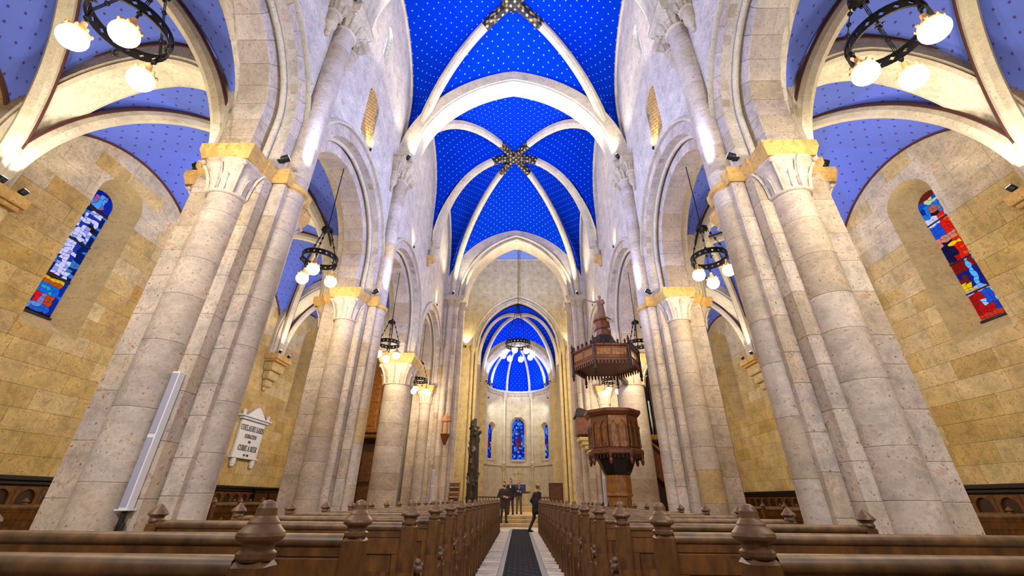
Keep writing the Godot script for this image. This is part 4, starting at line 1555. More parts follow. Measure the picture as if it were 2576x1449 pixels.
func pierced_band(s: Soup, r: float, y0: float, y1: float, n: int, hole: float, thick: float) -> void:
	for k in n:
		var t0 := TAU * k / n
		var dt := TAU / n
		var w := r * dt / 2
		var h := (y1 - y0) / 2
		for i in 16:
			var pts := []
			for q in [i, i + 1]:
				var a: float = TAU * q / 16 + PI / 16
				var c := Vector2(cos(a), sin(a))
				var m := maxf(absf(c.x) / w, absf(c.y) / h)
				pts.append(c / m)
				pts.append(c * hole * (0.8 + 0.2 * cos(4.0 * a)))
			for e in [0.0, thick]:
				var v := []
				for q in [pts[0], pts[2], pts[3], pts[1]]:
					var a: float = t0 + q.x / r
					v.append(Vector3(cos(a) * (r - e), (y0 + y1) / 2 + q.y, sin(a) * (r - e)))
				if e == 0.0: s.quad(v[0], v[1], v[2], v[3])
				else: s.quad(v[3], v[2], v[1], v[0])

func globe_lamp(t: Node3D, c: Vector3, r: float, e: float) -> void:
	var s := Soup.new()
	lathe(s, [Vector2(0.03, 0.30), Vector2(0.035, 0.24), Vector2(r * 0.55, r * 0.95), Vector2(r * 0.80, r * 0.86), Vector2(r * 0.86, r * 0.70), Vector2(r * 0.80, r * 0.62)], 18, Transform3D(Basis(), c))
	for k in 8:
		var a := TAU * k / 8
		ball(s, c + Vector3(cos(a) * r * 0.84, r * 0.86, sin(a) * r * 0.84), Vector3(0.022, 0.03, 0.022), 6, 4)
	var cap := obj(s, "lamp_crown", M.brass, t)
	s = Soup.new()
	ball(s, c, Vector3.ONE * r, 24, 14)
	var g := obj(s, "globe", M.globe, t)
	var l := OmniLight3D.new()
	l.light_energy = e * POWER
	l.light_color = Color(1.0, 0.92, 0.77)
	l.light_size = r
	l.omni_range = 40.0
	l.omni_attenuation = 2.0
	l.shadow_enabled = true
	l.position = c
	t.add_child(l)
	l.name = "bulb"

func chandelier(x: float, d: float, top: float, turn: float, label: String, power: float) -> void:
	var t := thing("chandelier", label, "chandelier", P(x, 0, d), turn, "wrought iron ring chandeliers in the arcade arches")
	var y := 6.50
	var s := Soup.new()
	pierced_band(s, 0.42, y - 0.06, y + 0.06, 18, 0.035, 0.012)
	for yy in [y - 0.062, y + 0.062]:
		var fr := []
		for i in 36:
			var a := TAU * i / 36
			fr.append(Transform3D(Basis(Vector3(cos(a), 0, sin(a)), Vector3.UP, Vector3.ZERO), Vector3(cos(a) * 0.415, yy, sin(a) * 0.415)))
		sweep(s, fr, PackedVector2Array([Vector2(-0.012, -0.012), Vector2(0.012, -0.012), Vector2(0.012, 0.012), Vector2(-0.012, 0.012)]), false, true)
	obj(s, "ring", M.iron, t)
	s = Soup.new()
	tube(s, Vector3(0, y + 0.95, 0), Vector3(0, top, 0), 0.012, 0.012, 8)
	obj(s, "rod", M.iron, t)
	s = Soup.new()
	lathe(s, [Vector2(0.02, y + 0.82), Vector2(0.06, y + 0.84), Vector2(0.13, y + 0.88), Vector2(0.14, y + 0.93), Vector2(0.06, y + 0.96), Vector2(0.03, y + 1.02), Vector2(0.012, y + 1.05)], 18)
	for k in 10:
		var a := TAU * k / 10
		ball(s, Vector3(cos(a) * 0.13, y + 0.87, sin(a) * 0.13), Vector3(0.02, 0.035, 0.02), 6, 4)
	obj(s, "canopy_disc", M.iron, t)
	for k in 3:
		var a := TAU * k / 3 + 0.5
		var o := Vector3(cos(a), 0, sin(a))
		s = Soup.new()
		var p0 := o * 0.11 + Vector3(0, y + 0.87, 0)
		var p1 := o * 0.41 + Vector3(0, y + 0.06, 0)
		for e in [-0.016, 0.0, 0.016]:
			var off: Vector3 = o.cross(Vector3.UP) * e
			tube(s, p0 + off, p1 + off, 0.005, 0.005, 6)
		for q in [0.25, 0.5, 0.75]: ball(s, p0.lerp(p1, q), Vector3(0.03, 0.035, 0.03), 8, 6)
		obj(s, "suspension_bar", M.iron, t)
		s = Soup.new()
		var c := o * 0.38 + Vector3(0, y - 0.50, 0)
		tube(s, p1, c + Vector3(0, 0.28, 0), 0.014, 0.014, 8)
		ball(s, p1.lerp(c, 0.3), Vector3(0.03, 0.03, 0.03), 8, 6)
		obj(s, "arm", M.iron, t)
		globe_lamp(t, c, 0.145, power)
		# leafy drop between two lamps
		var a2 := a + PI / 3
		var o2 := Vector3(cos(a2), 0, sin(a2)) * 0.42 + Vector3(0, y - 0.06, 0)
		s = Soup.new()
		tube(s, o2, o2 + Vector3(0, -0.12, 0), 0.015, 0.008, 6)
		for k2 in 4:
			var b := TAU * k2 / 4
			ball(s, o2 + Vector3(cos(b) * 0.035, -0.10, sin(b) * 0.035), Vector3(0.022, 0.012, 0.022), 6, 4)
		ball(s, o2 + Vector3(0, -0.14, 0), Vector3(0.018, 0.03, 0.018), 6, 4)
		obj(s, "leaf_drop", M.iron, t)

func build_chandeliers() -> void:
	var D := [3.0, 8.66, 14.9, 20.4]
	var TURN := [[-4.4, -45.0, 20.0, 50.0], [-56.0, -23.0, 0.0, 30.0]]
	var XS := [[4.74, 4.78, 4.82, 4.82], [4.98, 4.95, 4.82, 4.82]]
	var names := ["before the first pier", "in the first arch beyond the first pier", "in the arch beside the round column", "in the last arch before the crossing"]
	for side in [-1, 1]:
		D[0] = 3.0 if side < 0 else 3.22
		for k in 4:
			var c: float = ARC[k][0]
			var r: float = ARC[k][1]
			var dy := sqrt(maxf(0.0, r * r - pow(D[k] - c, 2.0)))
			var h := 0 if side < 0 else 1
			chandelier(side * XS[h][k], D[k], LOW + 1.05 + dy, deg_to_rad(TURN[h][k]), "three globe iron chandelier " + names[k] + " on the " + ("tablet" if side < 0 else "pulpit") + " side", 12.5)
	# the great crown over the crossing
	var t := thing("crown_chandelier", "large iron crown chandelier of eight globes hanging over the crossing", "chandelier", P(AX, 0, 26.5))
	var y := 10.6
	var s := Soup.new()
	pierced_band(s, 0.86, y - 0.12, y + 0.12, 24, 0.07, 0.02)
	for yy in [y - 0.12, y + 0.12]:
		var fr := []
		for i in 40:
			var a := TAU * i / 40
			fr.append(Transform3D(Basis(Vector3(cos(a), 0, sin(a)), Vector3.UP, Vector3.ZERO), Vector3(cos(a) * 0.85, yy, sin(a) * 0.85)))
		sweep(s, fr, PackedVector2Array([Vector2(-0.025, -0.02), Vector2(0.025, -0.02), Vector2(0.025, 0.02), Vector2(-0.025, 0.02)]), false, true)
	obj(s, "ring", M.iron, t)
	s = Soup.new()
	tube(s, Vector3(0, y + 2.9, 0), Vector3(0, 23.05, 0), 0.022)
	obj(s, "rod", M.iron, t)
	s = Soup.new()
	ball(s, Vector3(0, y + 2.85, 0), Vector3(0.12, 0.16, 0.12), 12, 8)
	obj(s, "knop", M.iron, t)
	for k in 8:
		var a := TAU * k / 8 + 0.2
		var o := Vector3(cos(a), 0, sin(a))
		s = Soup.new()
		tube(s, o * 0.08 + Vector3(0, y + 2.75, 0), o * 0.85 + Vector3(0, y + 0.1, 0), 0.014, 0.014, 6)
		obj(s, "chain", M.iron, t)
		s = Soup.new()
		tube(s, o * 0.85 + Vector3(0, y - 0.1, 0), o * 1.0 + Vector3(0, y - 0.45, 0), 0.02, 0.02, 6)
		obj(s, "arm", M.iron, t)
		globe_lamp(t, o * 1.02 + Vector3(0, y - 0.75, 0), 0.19, 30.0)

# ------------------------------------------------------------------ pews
func knob(s: Soup, c: Vector3, k := 1.0) -> void:
	var pr := []
	for q in [[0.0, -0.002], [0.050, 0.0], [0.056, 0.008], [0.056, 0.020], [0.046, 0.028], [0.047, 0.046], [0.066, 0.056], [0.070, 0.065], [0.067, 0.075], [0.052, 0.090], [0.047, 0.096], [0.046, 0.101], [0.035, 0.114], [0.032, 0.119], [0.030, 0.140], [0.024, 0.153], [0.012, 0.161], [0.0, 0.163]]:
		pr.append(Vector2(q[0] * k, q[1] * k))
	lathe(s, pr, 20, Transform3D(Basis(), c))

func scroll(s: Soup, c: Vector3, wide: float) -> void:     # carved curl on the arm of a pew end; curls in the d/y plane
	var pts := []
	for i in 22:
		var a := -0.6 + 4.6 * i / 21.0
		var r := 0.062 * (1.0 - 0.62 * i / 21.0)
		pts.append([a, r])
	var fr := []
	for q in pts:
		var o: Vector3 = c + Vector3(0, sin(q[0]) * q[1], -cos(q[0]) * q[1])
		fr.append(Transform3D(Basis(Vector3.RIGHT, Vector3(0, sin(q[0]), -cos(q[0])), Vector3.ZERO), o))
	var h := wide / 2
	sweep(s, fr, PackedVector2Array([Vector2(-h, -0.012), Vector2(h, -0.012), Vector2(h * 1.1, 0.006), Vector2(0, 0.018), Vector2(-h * 1.1, 0.006)]), false)
	ball(s, c, Vector3(h * 1.15, 0.022, 0.022), 8, 6)
	ball(s, c + Vector3(0, 0.055, 0.02), Vector3(h * 0.7, 0.03, 0.025), 8, 6)
	for e in [-1, 1]: ball(s, c + Vector3(e * h * 0.9, -0.03, 0.035), Vector3(0.012, 0.03, 0.02), 6, 5)

func make_pew(side: int, L: float, outer: bool) -> Node3D:
	var t := Node3D.new()
	var s := Soup.new()
	sbox(s, Vector3(0, 0.5, 0), Vector3(0.105, 1.0, 0.105), 0.014)
	var post := obj(s, "end_post", M.oak, t)
	s = Soup.new()
	knob(s, Vector3(0, 1.0, 0))
	obj(s, "knob", M.oak_knob, post)
	# end panel with the swept arm
	s = Soup.new()
	var pl := PackedVector2Array([Vector2(0.03, 0), Vector2(0.46, 0), Vector2(0.47, 0.60), Vector2(0.42, 0.64), Vector2(0.34, 0.61), Vector2(0.22, 0.60), Vector2(0.12, 0.64), Vector2(0.06, 0.74), Vector2(0.03, 0.82)])
	prism(s, pl, Transform3D(Basis(Vector3(0, 0, -1), Vector3.UP, Vector3.RIGHT), Vector3.ZERO), -0.03, 0.03, 0.008)
	obj(s, "end_panel", M.oak, t)
	s = Soup.new()
	scroll(s, Vector3(0, 0.665, -0.43), 0.075)
	obj(s, "carved_scroll", M.oak_knob, t)
	s = Soup.new()
	sbox(s, Vector3(-side * 0.03, 0.30, -0.43), Vector3(0.05, 0.6, 0.055), 0.01)
	ball(s, Vector3(-side * 0.05, 0.42, -0.43), Vector3(0.02, 0.05, 0.03), 8, 6)
	obj(s, "front_stile", M.oak_rail, t)
	# rail
	s = Soup.new()
	var pr := PackedVector2Array()
	for i in 12: pr.append(Vector2(cos(TAU * i / 12) * 0.036, sin(TAU * i / 12) * 0.030))
	sweep(s, [Transform3D(Basis(Vector3(0, 0, 1), Vector3.UP, Vector3.RIGHT), Vector3(side * 0.05, 0.985, 0)), Transform3D(Basis(Vector3(0, 0, 1), Vector3.UP, Vector3.RIGHT), Vector3(side * (L - 0.03), 0.985, 0))], pr, true)
	obj(s, "top_rail", M.oak_rail, t)
	s = Soup.new()
	var xm := side * L / 2
	sbox(s, Vector3(xm, 0.94, 0), Vector3(L - 0.08, 0.05, 0.035), 0.006)
	sbox(s, Vector3(xm, 0.865, 0), Vector3(L - 0.08, 0.10, 0.045), 0.006)
	sbox(s, Vector3(xm, 0.64, 0), Vector3(L - 0.08, 0.06, 0.045), 0.006)
	sbox(s, Vector3(xm, 0.16, 0), Vector3(L - 0.08, 0.16, 0.045), 0.006)
	var n := int(round(L / 0.62))
	for k in n + 1:
		sbox(s, Vector3(side * (0.07 + (L - 0.14) * k / n), 0.49, 0), Vector3(0.075, 0.66, 0.043), 0.006)
	obj(s, "back_frame", M.oak, t)
	for k in n:
		s = Soup.new()
		var x0 := 0.07 + (L - 0.14) * k / n
		var w := (L - 0.14) / n - 0.07
		for q in [[0.75, 0.18], [0.425, 0.38]]: sbox(s, Vector3(side * (x0 + (L - 0.14) / n / 2), q[0], 0), Vector3(w, q[1], 0.022), 0.008)
		obj(s, "back_panel", M.oak, t)
	s = Soup.new()
	sbox(s, Vector3(xm, 0.435, -0.235), Vector3(L - 0.06, 0.03, 0.40), 0.008)
	obj(s, "seat", M.oak_rail, t)
	# far end
	s = Soup.new()
	sbox(s, Vector3(side * L, 0.5, 0), Vector3(0.085, 1.0, 0.085), 0.012)
	prism(s, pl, Transform3D(Basis(Vector3(0, 0, -1), Vector3.UP, Vector3.RIGHT), Vector3(side * L, 0, 0)), -0.025, 0.025, 0.008)
	var far := obj(s, "end_post", M.oak, t)
	s = Soup.new()
	var pr2 := []
	for q in [[0.0, -0.002], [0.044, 0.0], [0.050, 0.012], [0.043, 0.026], [0.046, 0.036], [0.068, 0.052], [0.064, 0.062], [0.030, 0.098], [0.012, 0.118], [0.0, 0.124]]: pr2.append(Vector2(q[0], q[1]))
	lathe(s, pr2, 16, Transform3D(Basis(), Vector3(side * L, 1.0, 0)))
	obj(s, "knob", M.oak_knob, far)
	return t

const NTH := ["first", "second", "third", "fourth", "fifth", "sixth", "seventh", "eighth", "ninth", "tenth", "eleventh", "twelfth", "thirteenth", "fourteenth", "fifteenth", "sixteenth", "seventeenth", "eighteenth"]

func build_pews() -> void:
	for side in [-1, 1]:
		var proto := make_pew(side, 1.90, true)
		var x := -0.57 if side < 0 else 1.04
		var d0 := 1.46 if side < 0 else 1.65
		var step := 0.99 if side < 0 else 1.02
		var ds := []
		if side > 0: ds.append(0.80)
		for k in (18 if side < 0 else 17): ds.append(d0 + k * step - (0.13 if side < 0 and k == 1 else 0.0))
		for d in ds:
			var o: Node3D
			if side > 0 and d > 2.0 and d < 3.0: o = make_pew(side, 2.5, true)      # this row runs on further
			else: o = proto.duplicate()
			o.name = numbered("pew")
			add_child(o)
			o.position = P(x, 0, d)
			if d < 1.0:
				o.position.x += 0.13
				o.scale.y = 0.975
			tag(o, "oak nave pew " + ("across from" if side < 0 else "on the side of") + " the pulpit, " + NTH[ds.size() - 1 - ds.find(d)] + " row from the crossing steps", "pew", "nave pews " + ("across from the pulpit" if side < 0 else "on the pulpit side"))
		proto.free()
		proto = make_pew(side, 3.3, true)
		for k in 11:
			var o: Node3D = proto.duplicate()
			o.name = numbered("aisle_pew")
			add_child(o)
			o.position = P(side * 6.75, 0, 7.4 + k * 1.0)
			tag(o, "long oak side aisle pew, " + NTH[10 - k] + " row from the " + ("light oak gallery" if side < 0 else "dark organ"), "pew", "side aisle pews " + ("on the tablet side" if side < 0 else "on the pulpit side"))
		proto.free()

# ------------------------------------------------------------------ figures
# tapered bones joined with a smooth minimum and meshed as surface nets; bone = [a, b, ra, rb, colour]
func flesh(s: Soup, bones: Array, cell: float, k: float) -> void:
	var lo := Vector3(1e9, 1e9, 1e9)
	var hi := -lo
	for b in bones:
		for e in [0, 1]:
			var r: float = b[2 + e] + 2.0 * cell + k
			lo = lo.min(b[e] - Vector3.ONE * r)
			hi = hi.max(b[e] + Vector3.ONE * r)
	var nx := int((hi.x - lo.x) / cell) + 2
	var ny := int((hi.y - lo.y) / cell) + 2
	var nz := int((hi.z - lo.z) / cell) + 2
	var f := PackedFloat32Array(); f.resize(nx * ny * nz); f.fill(1.0)
	var near := PackedFloat32Array(); near.resize(nx * ny * nz); near.fill(1.0)
	var who := PackedInt32Array(); who.resize(nx * ny * nz)
	for bi in bones.size():
		var b: Array = bones[bi]
		var a: Vector3 = b[0]
		var ab: Vector3 = b[1] - a
		var l2 := maxf(ab.length_squared(), 1e-8)
		var ra: float = b[2]
		var rb: float = b[3]
		var pad := maxf(ra, rb) + 1.6 * cell + k
		var m0: Vector3 = (a.min(b[1]) - Vector3.ONE * pad - lo) / cell
		var m1: Vector3 = (a.max(b[1]) + Vector3.ONE * pad - lo) / cell
		for z in range(maxi(0, int(m0.z)), mini(nz, int(m1.z) + 1)):
			for y in range(maxi(0, int(m0.y)), mini(ny, int(m1.y) + 1)):
				var row := (z * ny + y) * nx
				for x in range(maxi(0, int(m0.x)), mini(nx, int(m1.x) + 1)):
					var q := lo + Vector3(x, y, z) * cell - a
					var t := clampf(q.dot(ab) / l2, 0.0, 1.0)
					var d := (q - ab * t).length() - lerpf(ra, rb, t)
					var i := row + x
					if d < near[i]:
						near[i] = d
						who[i] = bi
					var g := f[i]
					var h := maxf(k - absf(g - d), 0.0) / k
					f[i] = minf(g, d) - h * h * k * 0.25
	var vid := PackedInt32Array(); vid.resize(nx * ny * nz); vid.fill(-1)
	var vs := PackedVector3Array()
	var vc := PackedColorArray()
	var off := [0, 1, nx, nx + 1, nx * ny, nx * ny + 1, nx * ny + nx, nx * ny + nx + 1]
	var cor := [Vector3(0, 0, 0), Vector3(1, 0, 0), Vector3(0, 1, 0), Vector3(1, 1, 0), Vector3(0, 0, 1), Vector3(1, 0, 1), Vector3(0, 1, 1), Vector3(1, 1, 1)]
	var edges := [[0, 1], [2, 3], [4, 5], [6, 7], [0, 2], [1, 3], [4, 6], [5, 7], [0, 4], [1, 5], [2, 6], [3, 7]]
	for z in nz - 1:
		for y in ny - 1:
			for x in nx - 1:
				var i := (z * ny + y) * nx + x
				var mask := 0
				for c in 8:
					if f[i + off[c]] < 0.0: mask |= 1 << c
				if mask == 0 or mask == 255: continue
				var sum := Vector3.ZERO
				var n := 0
				for e in edges:
					var s0: float = f[i + off[e[0]]]
					var s1: float = f[i + off[e[1]]]
					if (s0 < 0.0) != (s1 < 0.0):
						sum += cor[e[0]].lerp(cor[e[1]], s0 / (s0 - s1))
						n += 1
				vid[i] = vs.size()
				vs.append(lo + (Vector3(x, y, z) + sum / n) * cell)
				var bc := 0
				var bd := 9.0
				for c in 8:
					if near[i + off[c]] < bd:
						bd = near[i + off[c]]
						bc = who[i + off[c]]
				vc.append(bones[bc][4])
	var sy := nx
	var sz := nx * ny
	for z in range(1, nz - 1):
		for y in range(1, ny - 1):
			for x in range(1, nx - 1):
				var i := (z * ny + y) * nx + x
				var v0 := f[i] < 0.0
				for ax in 3:
					var st: int = [1, sy, sz][ax]
					var v1 := f[i + st] < 0.0
					if v0 == v1: continue
					var p: int = [sy, sz, 1][ax]
					var q: int = [sz, 1, sy][ax]
					var ids := [vid[i], vid[i - p], vid[i - p - q], vid[i - q]]
					if ids.min() < 0: continue
					if v0: ids.reverse()
					for tr in [[0, 1, 2], [0, 2, 3]]:
						s.tri(vs[ids[tr[0]]], vs[ids[tr[1]]], vs[ids[tr[2]]], 1)
						for w in 3: s.c.append(vc[ids[tr[w]]])

func limb(list: Array, pts: Array, rs: Array, col: Color) -> void:
	for i in pts.size() - 1: list.append([pts[i], pts[i + 1], rs[i], rs[i + 1], col])

func hand_bones(list: Array, wrist: Vector3, dir: Vector3, palm: Vector3, thumb: Vector3, col: Color) -> void:
	var across := dir.cross(palm).normalized()
	if across.dot(thumb) < 0.0: across = -across
	var kn := wrist + dir * 0.085
	list.append([wrist, kn, 0.026, 0.03, col])
	list.append([wrist + across * 0.012, kn + across * 0.02, 0.022, 0.02, col])
	list.append([wrist - across * 0.012, kn - across * 0.02, 0.022, 0.02, col])
	var ln := [0.072, 0.082, 0.076, 0.06]
	for j in 4:
		var b := kn + across * (0.030 - 0.020 * j)
		var m: Vector3 = b + dir * (ln[j] * 0.5) + palm * 0.010
		list.append([b, m, 0.0095, 0.009, col])
		list.append([m, m + (dir * 0.7 + palm * 0.7).normalized() * (ln[j] * 0.5), 0.009, 0.0075, col])
	var tb := wrist + dir * 0.03 + across * 0.03
	var tm := tb + (dir * 0.6 + across * 0.8).normalized() * 0.035
	list.append([tb, tm, 0.012, 0.0105, col])
	list.append([tm, tm + (dir * 0.9 + across * 0.1 + palm * 0.3).normalized() * 0.03, 0.0105, 0.009, col])

func head_bones(list: Array, c: Vector3, fw: Vector3, skin: Color, hair: Color, bald: float, beard: bool) -> void:
	var rt := fw.cross(Vector3.UP).normalized()
	var up := Vector3.UP
	list.append([c + up * 0.035 - fw * 0.012, c + up * 0.03 + fw * 0.012, 0.090, 0.085, skin])
	list.append([c - up * 0.045 + fw * 0.03, c - up * 0.075 + fw * 0.045, 0.062, 0.045, hair if beard else skin])
	list.append([c + fw * 0.088 + up * 0.012, c + fw * 0.108 - up * 0.012, 0.010, 0.014, skin])
	for e in [-1, 1]:
		list.append([c + rt * e * 0.088 - fw * 0.005 + up * 0.02, c + rt * e * 0.09 - fw * 0.012 - up * 0.02, 0.014, 0.012, skin])
		list.append([c + rt * e * 0.032 + fw * 0.082 + up * 0.022, c + rt * e * 0.034 + fw * 0.083 + up * 0.022, 0.009, 0.009, Color(0.05, 0.03, 0.02)])
	list.append([c + rt * -0.02 + fw * 0.088 - up * 0.045, c + rt * 0.02 + fw * 0.088 - up * 0.045, 0.007, 0.007, Color(0.30, 0.10, 0.08)])
	# hair
	list.append([c + up * 0.02 - fw * 0.035, c - up * 0.03 - fw * 0.04, 0.078, 0.06, hair])
	if bald < 0.5:
		list.append([c + up * 0.065 - fw * 0.02, c + up * 0.07 + fw * 0.03, 0.078, 0.058, hair])
	for e in [-1, 1]: list.append([c + rt * e * 0.065 + up * 0.03 - fw * 0.02, c + rt * e * 0.068 - fw * 0.03, 0.032, 0.03, hair])

var TONE := {"skin": Color(0.52, 0.30, 0.20), "dark": Color(0.012, 0.012, 0.016)}

# dress: jacket, trousers, shoe colours; arms = [[elbow, wrist, dir, palm, thumb] left, right]; legs = [[knee, ankle] left, right]
func person(label: String, at: Vector3, turn: float, tall: float, dress: Array, arms: Array, legs: Array, lean: float, hem: float, hair: Color, bald: float, beard: bool, shirt: Color) -> Node3D:
	var t := thing("person", label, "person", at, turn)
	var J: Color = dress[0]
	var T: Color = dress[1]
	var S: Color = dress[2]
	var ln := func(y: float) -> Vector3: return Vector3(0, y, -lean * maxf(0.0, y - 0.9))
	var B := []
	for e in [-1, 1]:
		B.append([ln.call(0.98) + Vector3(e * 0.075, 0, 0), ln.call(1.33) + Vector3(e * 0.10, 0, 0), 0.112, 0.118, J])
		if hem < 0.95: B.append([Vector3(e * 0.085, hem, 0.0), ln.call(1.0) + Vector3(e * 0.075, 0, 0), 0.115, 0.112, J])
		else: B.append([Vector3(e * 0.08, 0.90, 0), Vector3(e * 0.07, 0.98, 0), 0.105, 0.105, T])
		B.append([ln.call(1.395) + Vector3(e * 0.05, 0, 0), ln.call(1.385) + Vector3(e * 0.175, 0, 0), 0.075, 0.066, J])
	B.append([ln.call(1.33) + Vector3(0, 0, -0.085), ln.call(1.40) + Vector3(0, 0, -0.055), 0.035, 0.03, shirt])
	B.append([ln.call(1.43), ln.call(1.54), 0.055, 0.052, TONE.skin])
	for i in 2:
		var e := -1.0 if i == 0 else 1.0
		var sh: Vector3 = ln.call(1.385) + Vector3(e * 0.19, 0, 0)
		limb(B, [sh, arms[i][0], arms[i][1]], [0.062, 0.052, 0.042], J)
		limb(B, [Vector3(e * 0.085, 0.92, 0), legs[i][0], legs[i][1]], [0.092, 0.066, 0.05], T)
		var an: Vector3 = legs[i][1]
		var toe: Vector3 = an + Vector3(e * 0.02, -0.045, -0.16)
		if legs[i].size() > 2: toe = legs[i][2]
		limb(B, [an + Vector3(0, -0.04, 0.035), an + Vector3(0, -0.045, -0.04), toe], [0.045, 0.045, 0.036], S)
	var s := Soup.new()
	flesh(s, B, 0.0165, 0.035)
	var H := []
	var fw := Vector3(0, -0.05 - lean * 0.2, -1).normalized()
	var hc: Vector3 = ln.call(1.64) + Vector3(0, 0, -0.012)
	head_bones(H, hc, fw, TONE.skin, hair, bald, beard)
	H.append([hc + Vector3(0, -0.15, 0.02), hc + Vector3(0, -0.06, 0.01), 0.05, 0.05, TONE.skin])
	flesh(s, H, 0.0075, 0.012)
	for i in 2:
		var hb := []
		hand_bones(hb, arms[i][1], arms[i][2], arms[i][3], arms[i][4], TONE.skin)
		flesh(s, hb, 0.0075, 0.008)
	var k := tall / 1.755
	for i in s.v.size(): s.v[i] *= k
	obj(s, "body", cloth(), t)
	return t

var cloth_m: StandardMaterial3D
func cloth() -> Material:
	if not cloth_m:
		cloth_m = mat(Color.WHITE, 0.85)
		cloth_m.vertex_color_use_as_albedo = true
	return cloth_m

func build_people() -> void:
	var blk := Color(0.010, 0.010, 0.013)
	# walking across the aisle, hands in the pockets of a long black coat
	person("bald man in a long black coat striding across the centre aisle", P(0.93, 0.0, 18.95), -1.05, 1.76, [blk, Color(0.013, 0.014, 0.025), Color(0.008, 0.008, 0.008)],
		[[Vector3(-0.26, 1.12, 0.06), Vector3(-0.22, 0.90, -0.10), Vector3(0.2, -0.9, -0.4).normalized(), Vector3(1, 0, 0), Vector3(0, 0, -1)],
		[Vector3(0.26, 1.12, 0.10), Vector3(0.25, 0.88, 0.02), Vector3(0, -1, -0.15).normalized(), Vector3(-1, 0, 0), Vector3(0, 0, -1)]],
		[[Vector3(-0.10, 0.50, 0.03), Vector3(-0.10, 0.11, 0.26), Vector3(-0.10, 0.036, 0.10)], [Vector3(0.10, 0.51, -0.17), Vector3(0.10, 0.10, -0.30)]], 0.16, 0.74, Color(0.10, 0.07, 0.06), 1.0, false, Color(0.02, 0.02, 0.03))
	var stand := [[Vector3(-0.105, 0.50, -0.02), Vector3(-0.12, 0.10, 0.02)], [Vector3(0.105, 0.50, -0.02), Vector3(0.13, 0.10, 0.02)]]
	var front := [[Vector3(-0.29, 1.13, 0.02), Vector3(-0.13, 1.06, -0.22), Vector3(0.75, 0.15, -0.6).normalized(), Vector3(0.5, 0, 0.8).normalized(), Vector3(0, 1, 0)],
		[Vector3(0.29, 1.13, 0.02), Vector3(0.13, 1.09, -0.22), Vector3(-0.75, 0.15, -0.6).normalized(), Vector3(-0.5, 0, 0.8).normalized(), Vector3(0, 1, 0)]]
	var down := [[Vector3(-0.27, 1.12, 0.04), Vector3(-0.26, 0.86, -0.04), Vector3(0, -1, -0.2).normalized(), Vector3(1, 0, 0), Vector3(0, 0, -1)],
		[Vector3(0.27, 1.12, 0.04), Vector3(0.26, 0.86, -0.04), Vector3(0, -1, -0.2).normalized(), Vector3(-1, 0, 0), Vector3(0, 0, -1)]]
	var crossed := [[Vector3(-0.30, 1.14, 0.0), Vector3(-0.02, 1.17, -0.19), Vector3(0.9, 0.1, 0.1).normalized(), Vector3(0, 0, 1), Vector3(0, 1, 0)],
		[Vector3(0.30, 1.12, 0.0), Vector3(0.02, 1.12, -0.21), Vector3(-0.9, 0.15, 0.1).normalized(), Vector3(0, 0, 1), Vector3(0, 1, 0)]]
	person("bearded man in a dark brown coat with his hands together on the lowest step", P(-0.50, 0.15, 22.6), PI + 0.35, 1.80, [Color(0.035, 0.022, 0.020), Color(0.030, 0.024, 0.022), Color(0.01, 0.01, 0.01)], front, stand, 0.03, 0.70, Color(0.02, 0.014, 0.01), 0.0, true, Color(0.05, 0.03, 0.05))
	person("dark haired man in a dark suit and white shirt beside the bearded man", P(-0.20, 0.45, 24.5), PI - 0.2, 1.72, [Color(0.022, 0.018, 0.024), Color(0.05, 0.035, 0.035), Color(0.01, 0.01, 0.01)], down, stand, 0.02, 0.80, Color(0.03, 0.02, 0.015), 0.0, false, Color(0.65, 0.65, 0.72))
	person("man in a navy vest over a pale shirt with folded arms and khaki trousers", P(0.24, 0.45, 25.4), PI + 0.1, 1.68, [Color(0.030, 0.040, 0.11), Color(0.13, 0.12, 0.05), Color(0.02, 0.015, 0.01)], crossed, stand, 0.0, 1.0, Color(0.20, 0.11, 0.05), 0.0, false, Color(0.4, 0.42, 0.55))

# ------------------------------------------------------------------ pulpit
func ring_pt(k: float, r: float, n: int) -> Vector3:
	var a := TAU * k / n + PI / n
	return Vector3(sin(a) * r, 0, cos(a) * r)

func eight(r: float, y: float, n := 8) -> PackedVector3Array:
	var o := PackedVector3Array()
	for k in n: o.append(ring_pt(k, r, n) + Vector3(0, y, 0))
	return o

func stack(s: Soup, lv: Array, n := 8, c := Vector3.ZERO) -> void:      # many-sided solid of [radius, y] levels
	var st := s.n()
	var prev := PackedVector3Array()
	for i in lv.size():
		var r := eight(lv[i][0], lv[i][1], n)
		for k in n: r[k] += c
		if i > 0:
			for k in n: s.quad(prev[k], prev[(k + 1) % n], r[(k + 1) % n], r[k])
		prev = r
	for e in [0, lv.size() - 1]:
		var r := eight(lv[e][0], lv[e][1], n)
		var m: Vector3 = c + Vector3(0, lv[e][1], 0)
		for k in n:
			if e == 0: s.tri(m, r[(k + 1) % n] + c, r[k] + c)
			else: s.tri(m, r[k] + c, r[(k + 1) % n] + c)
	s.close(st)

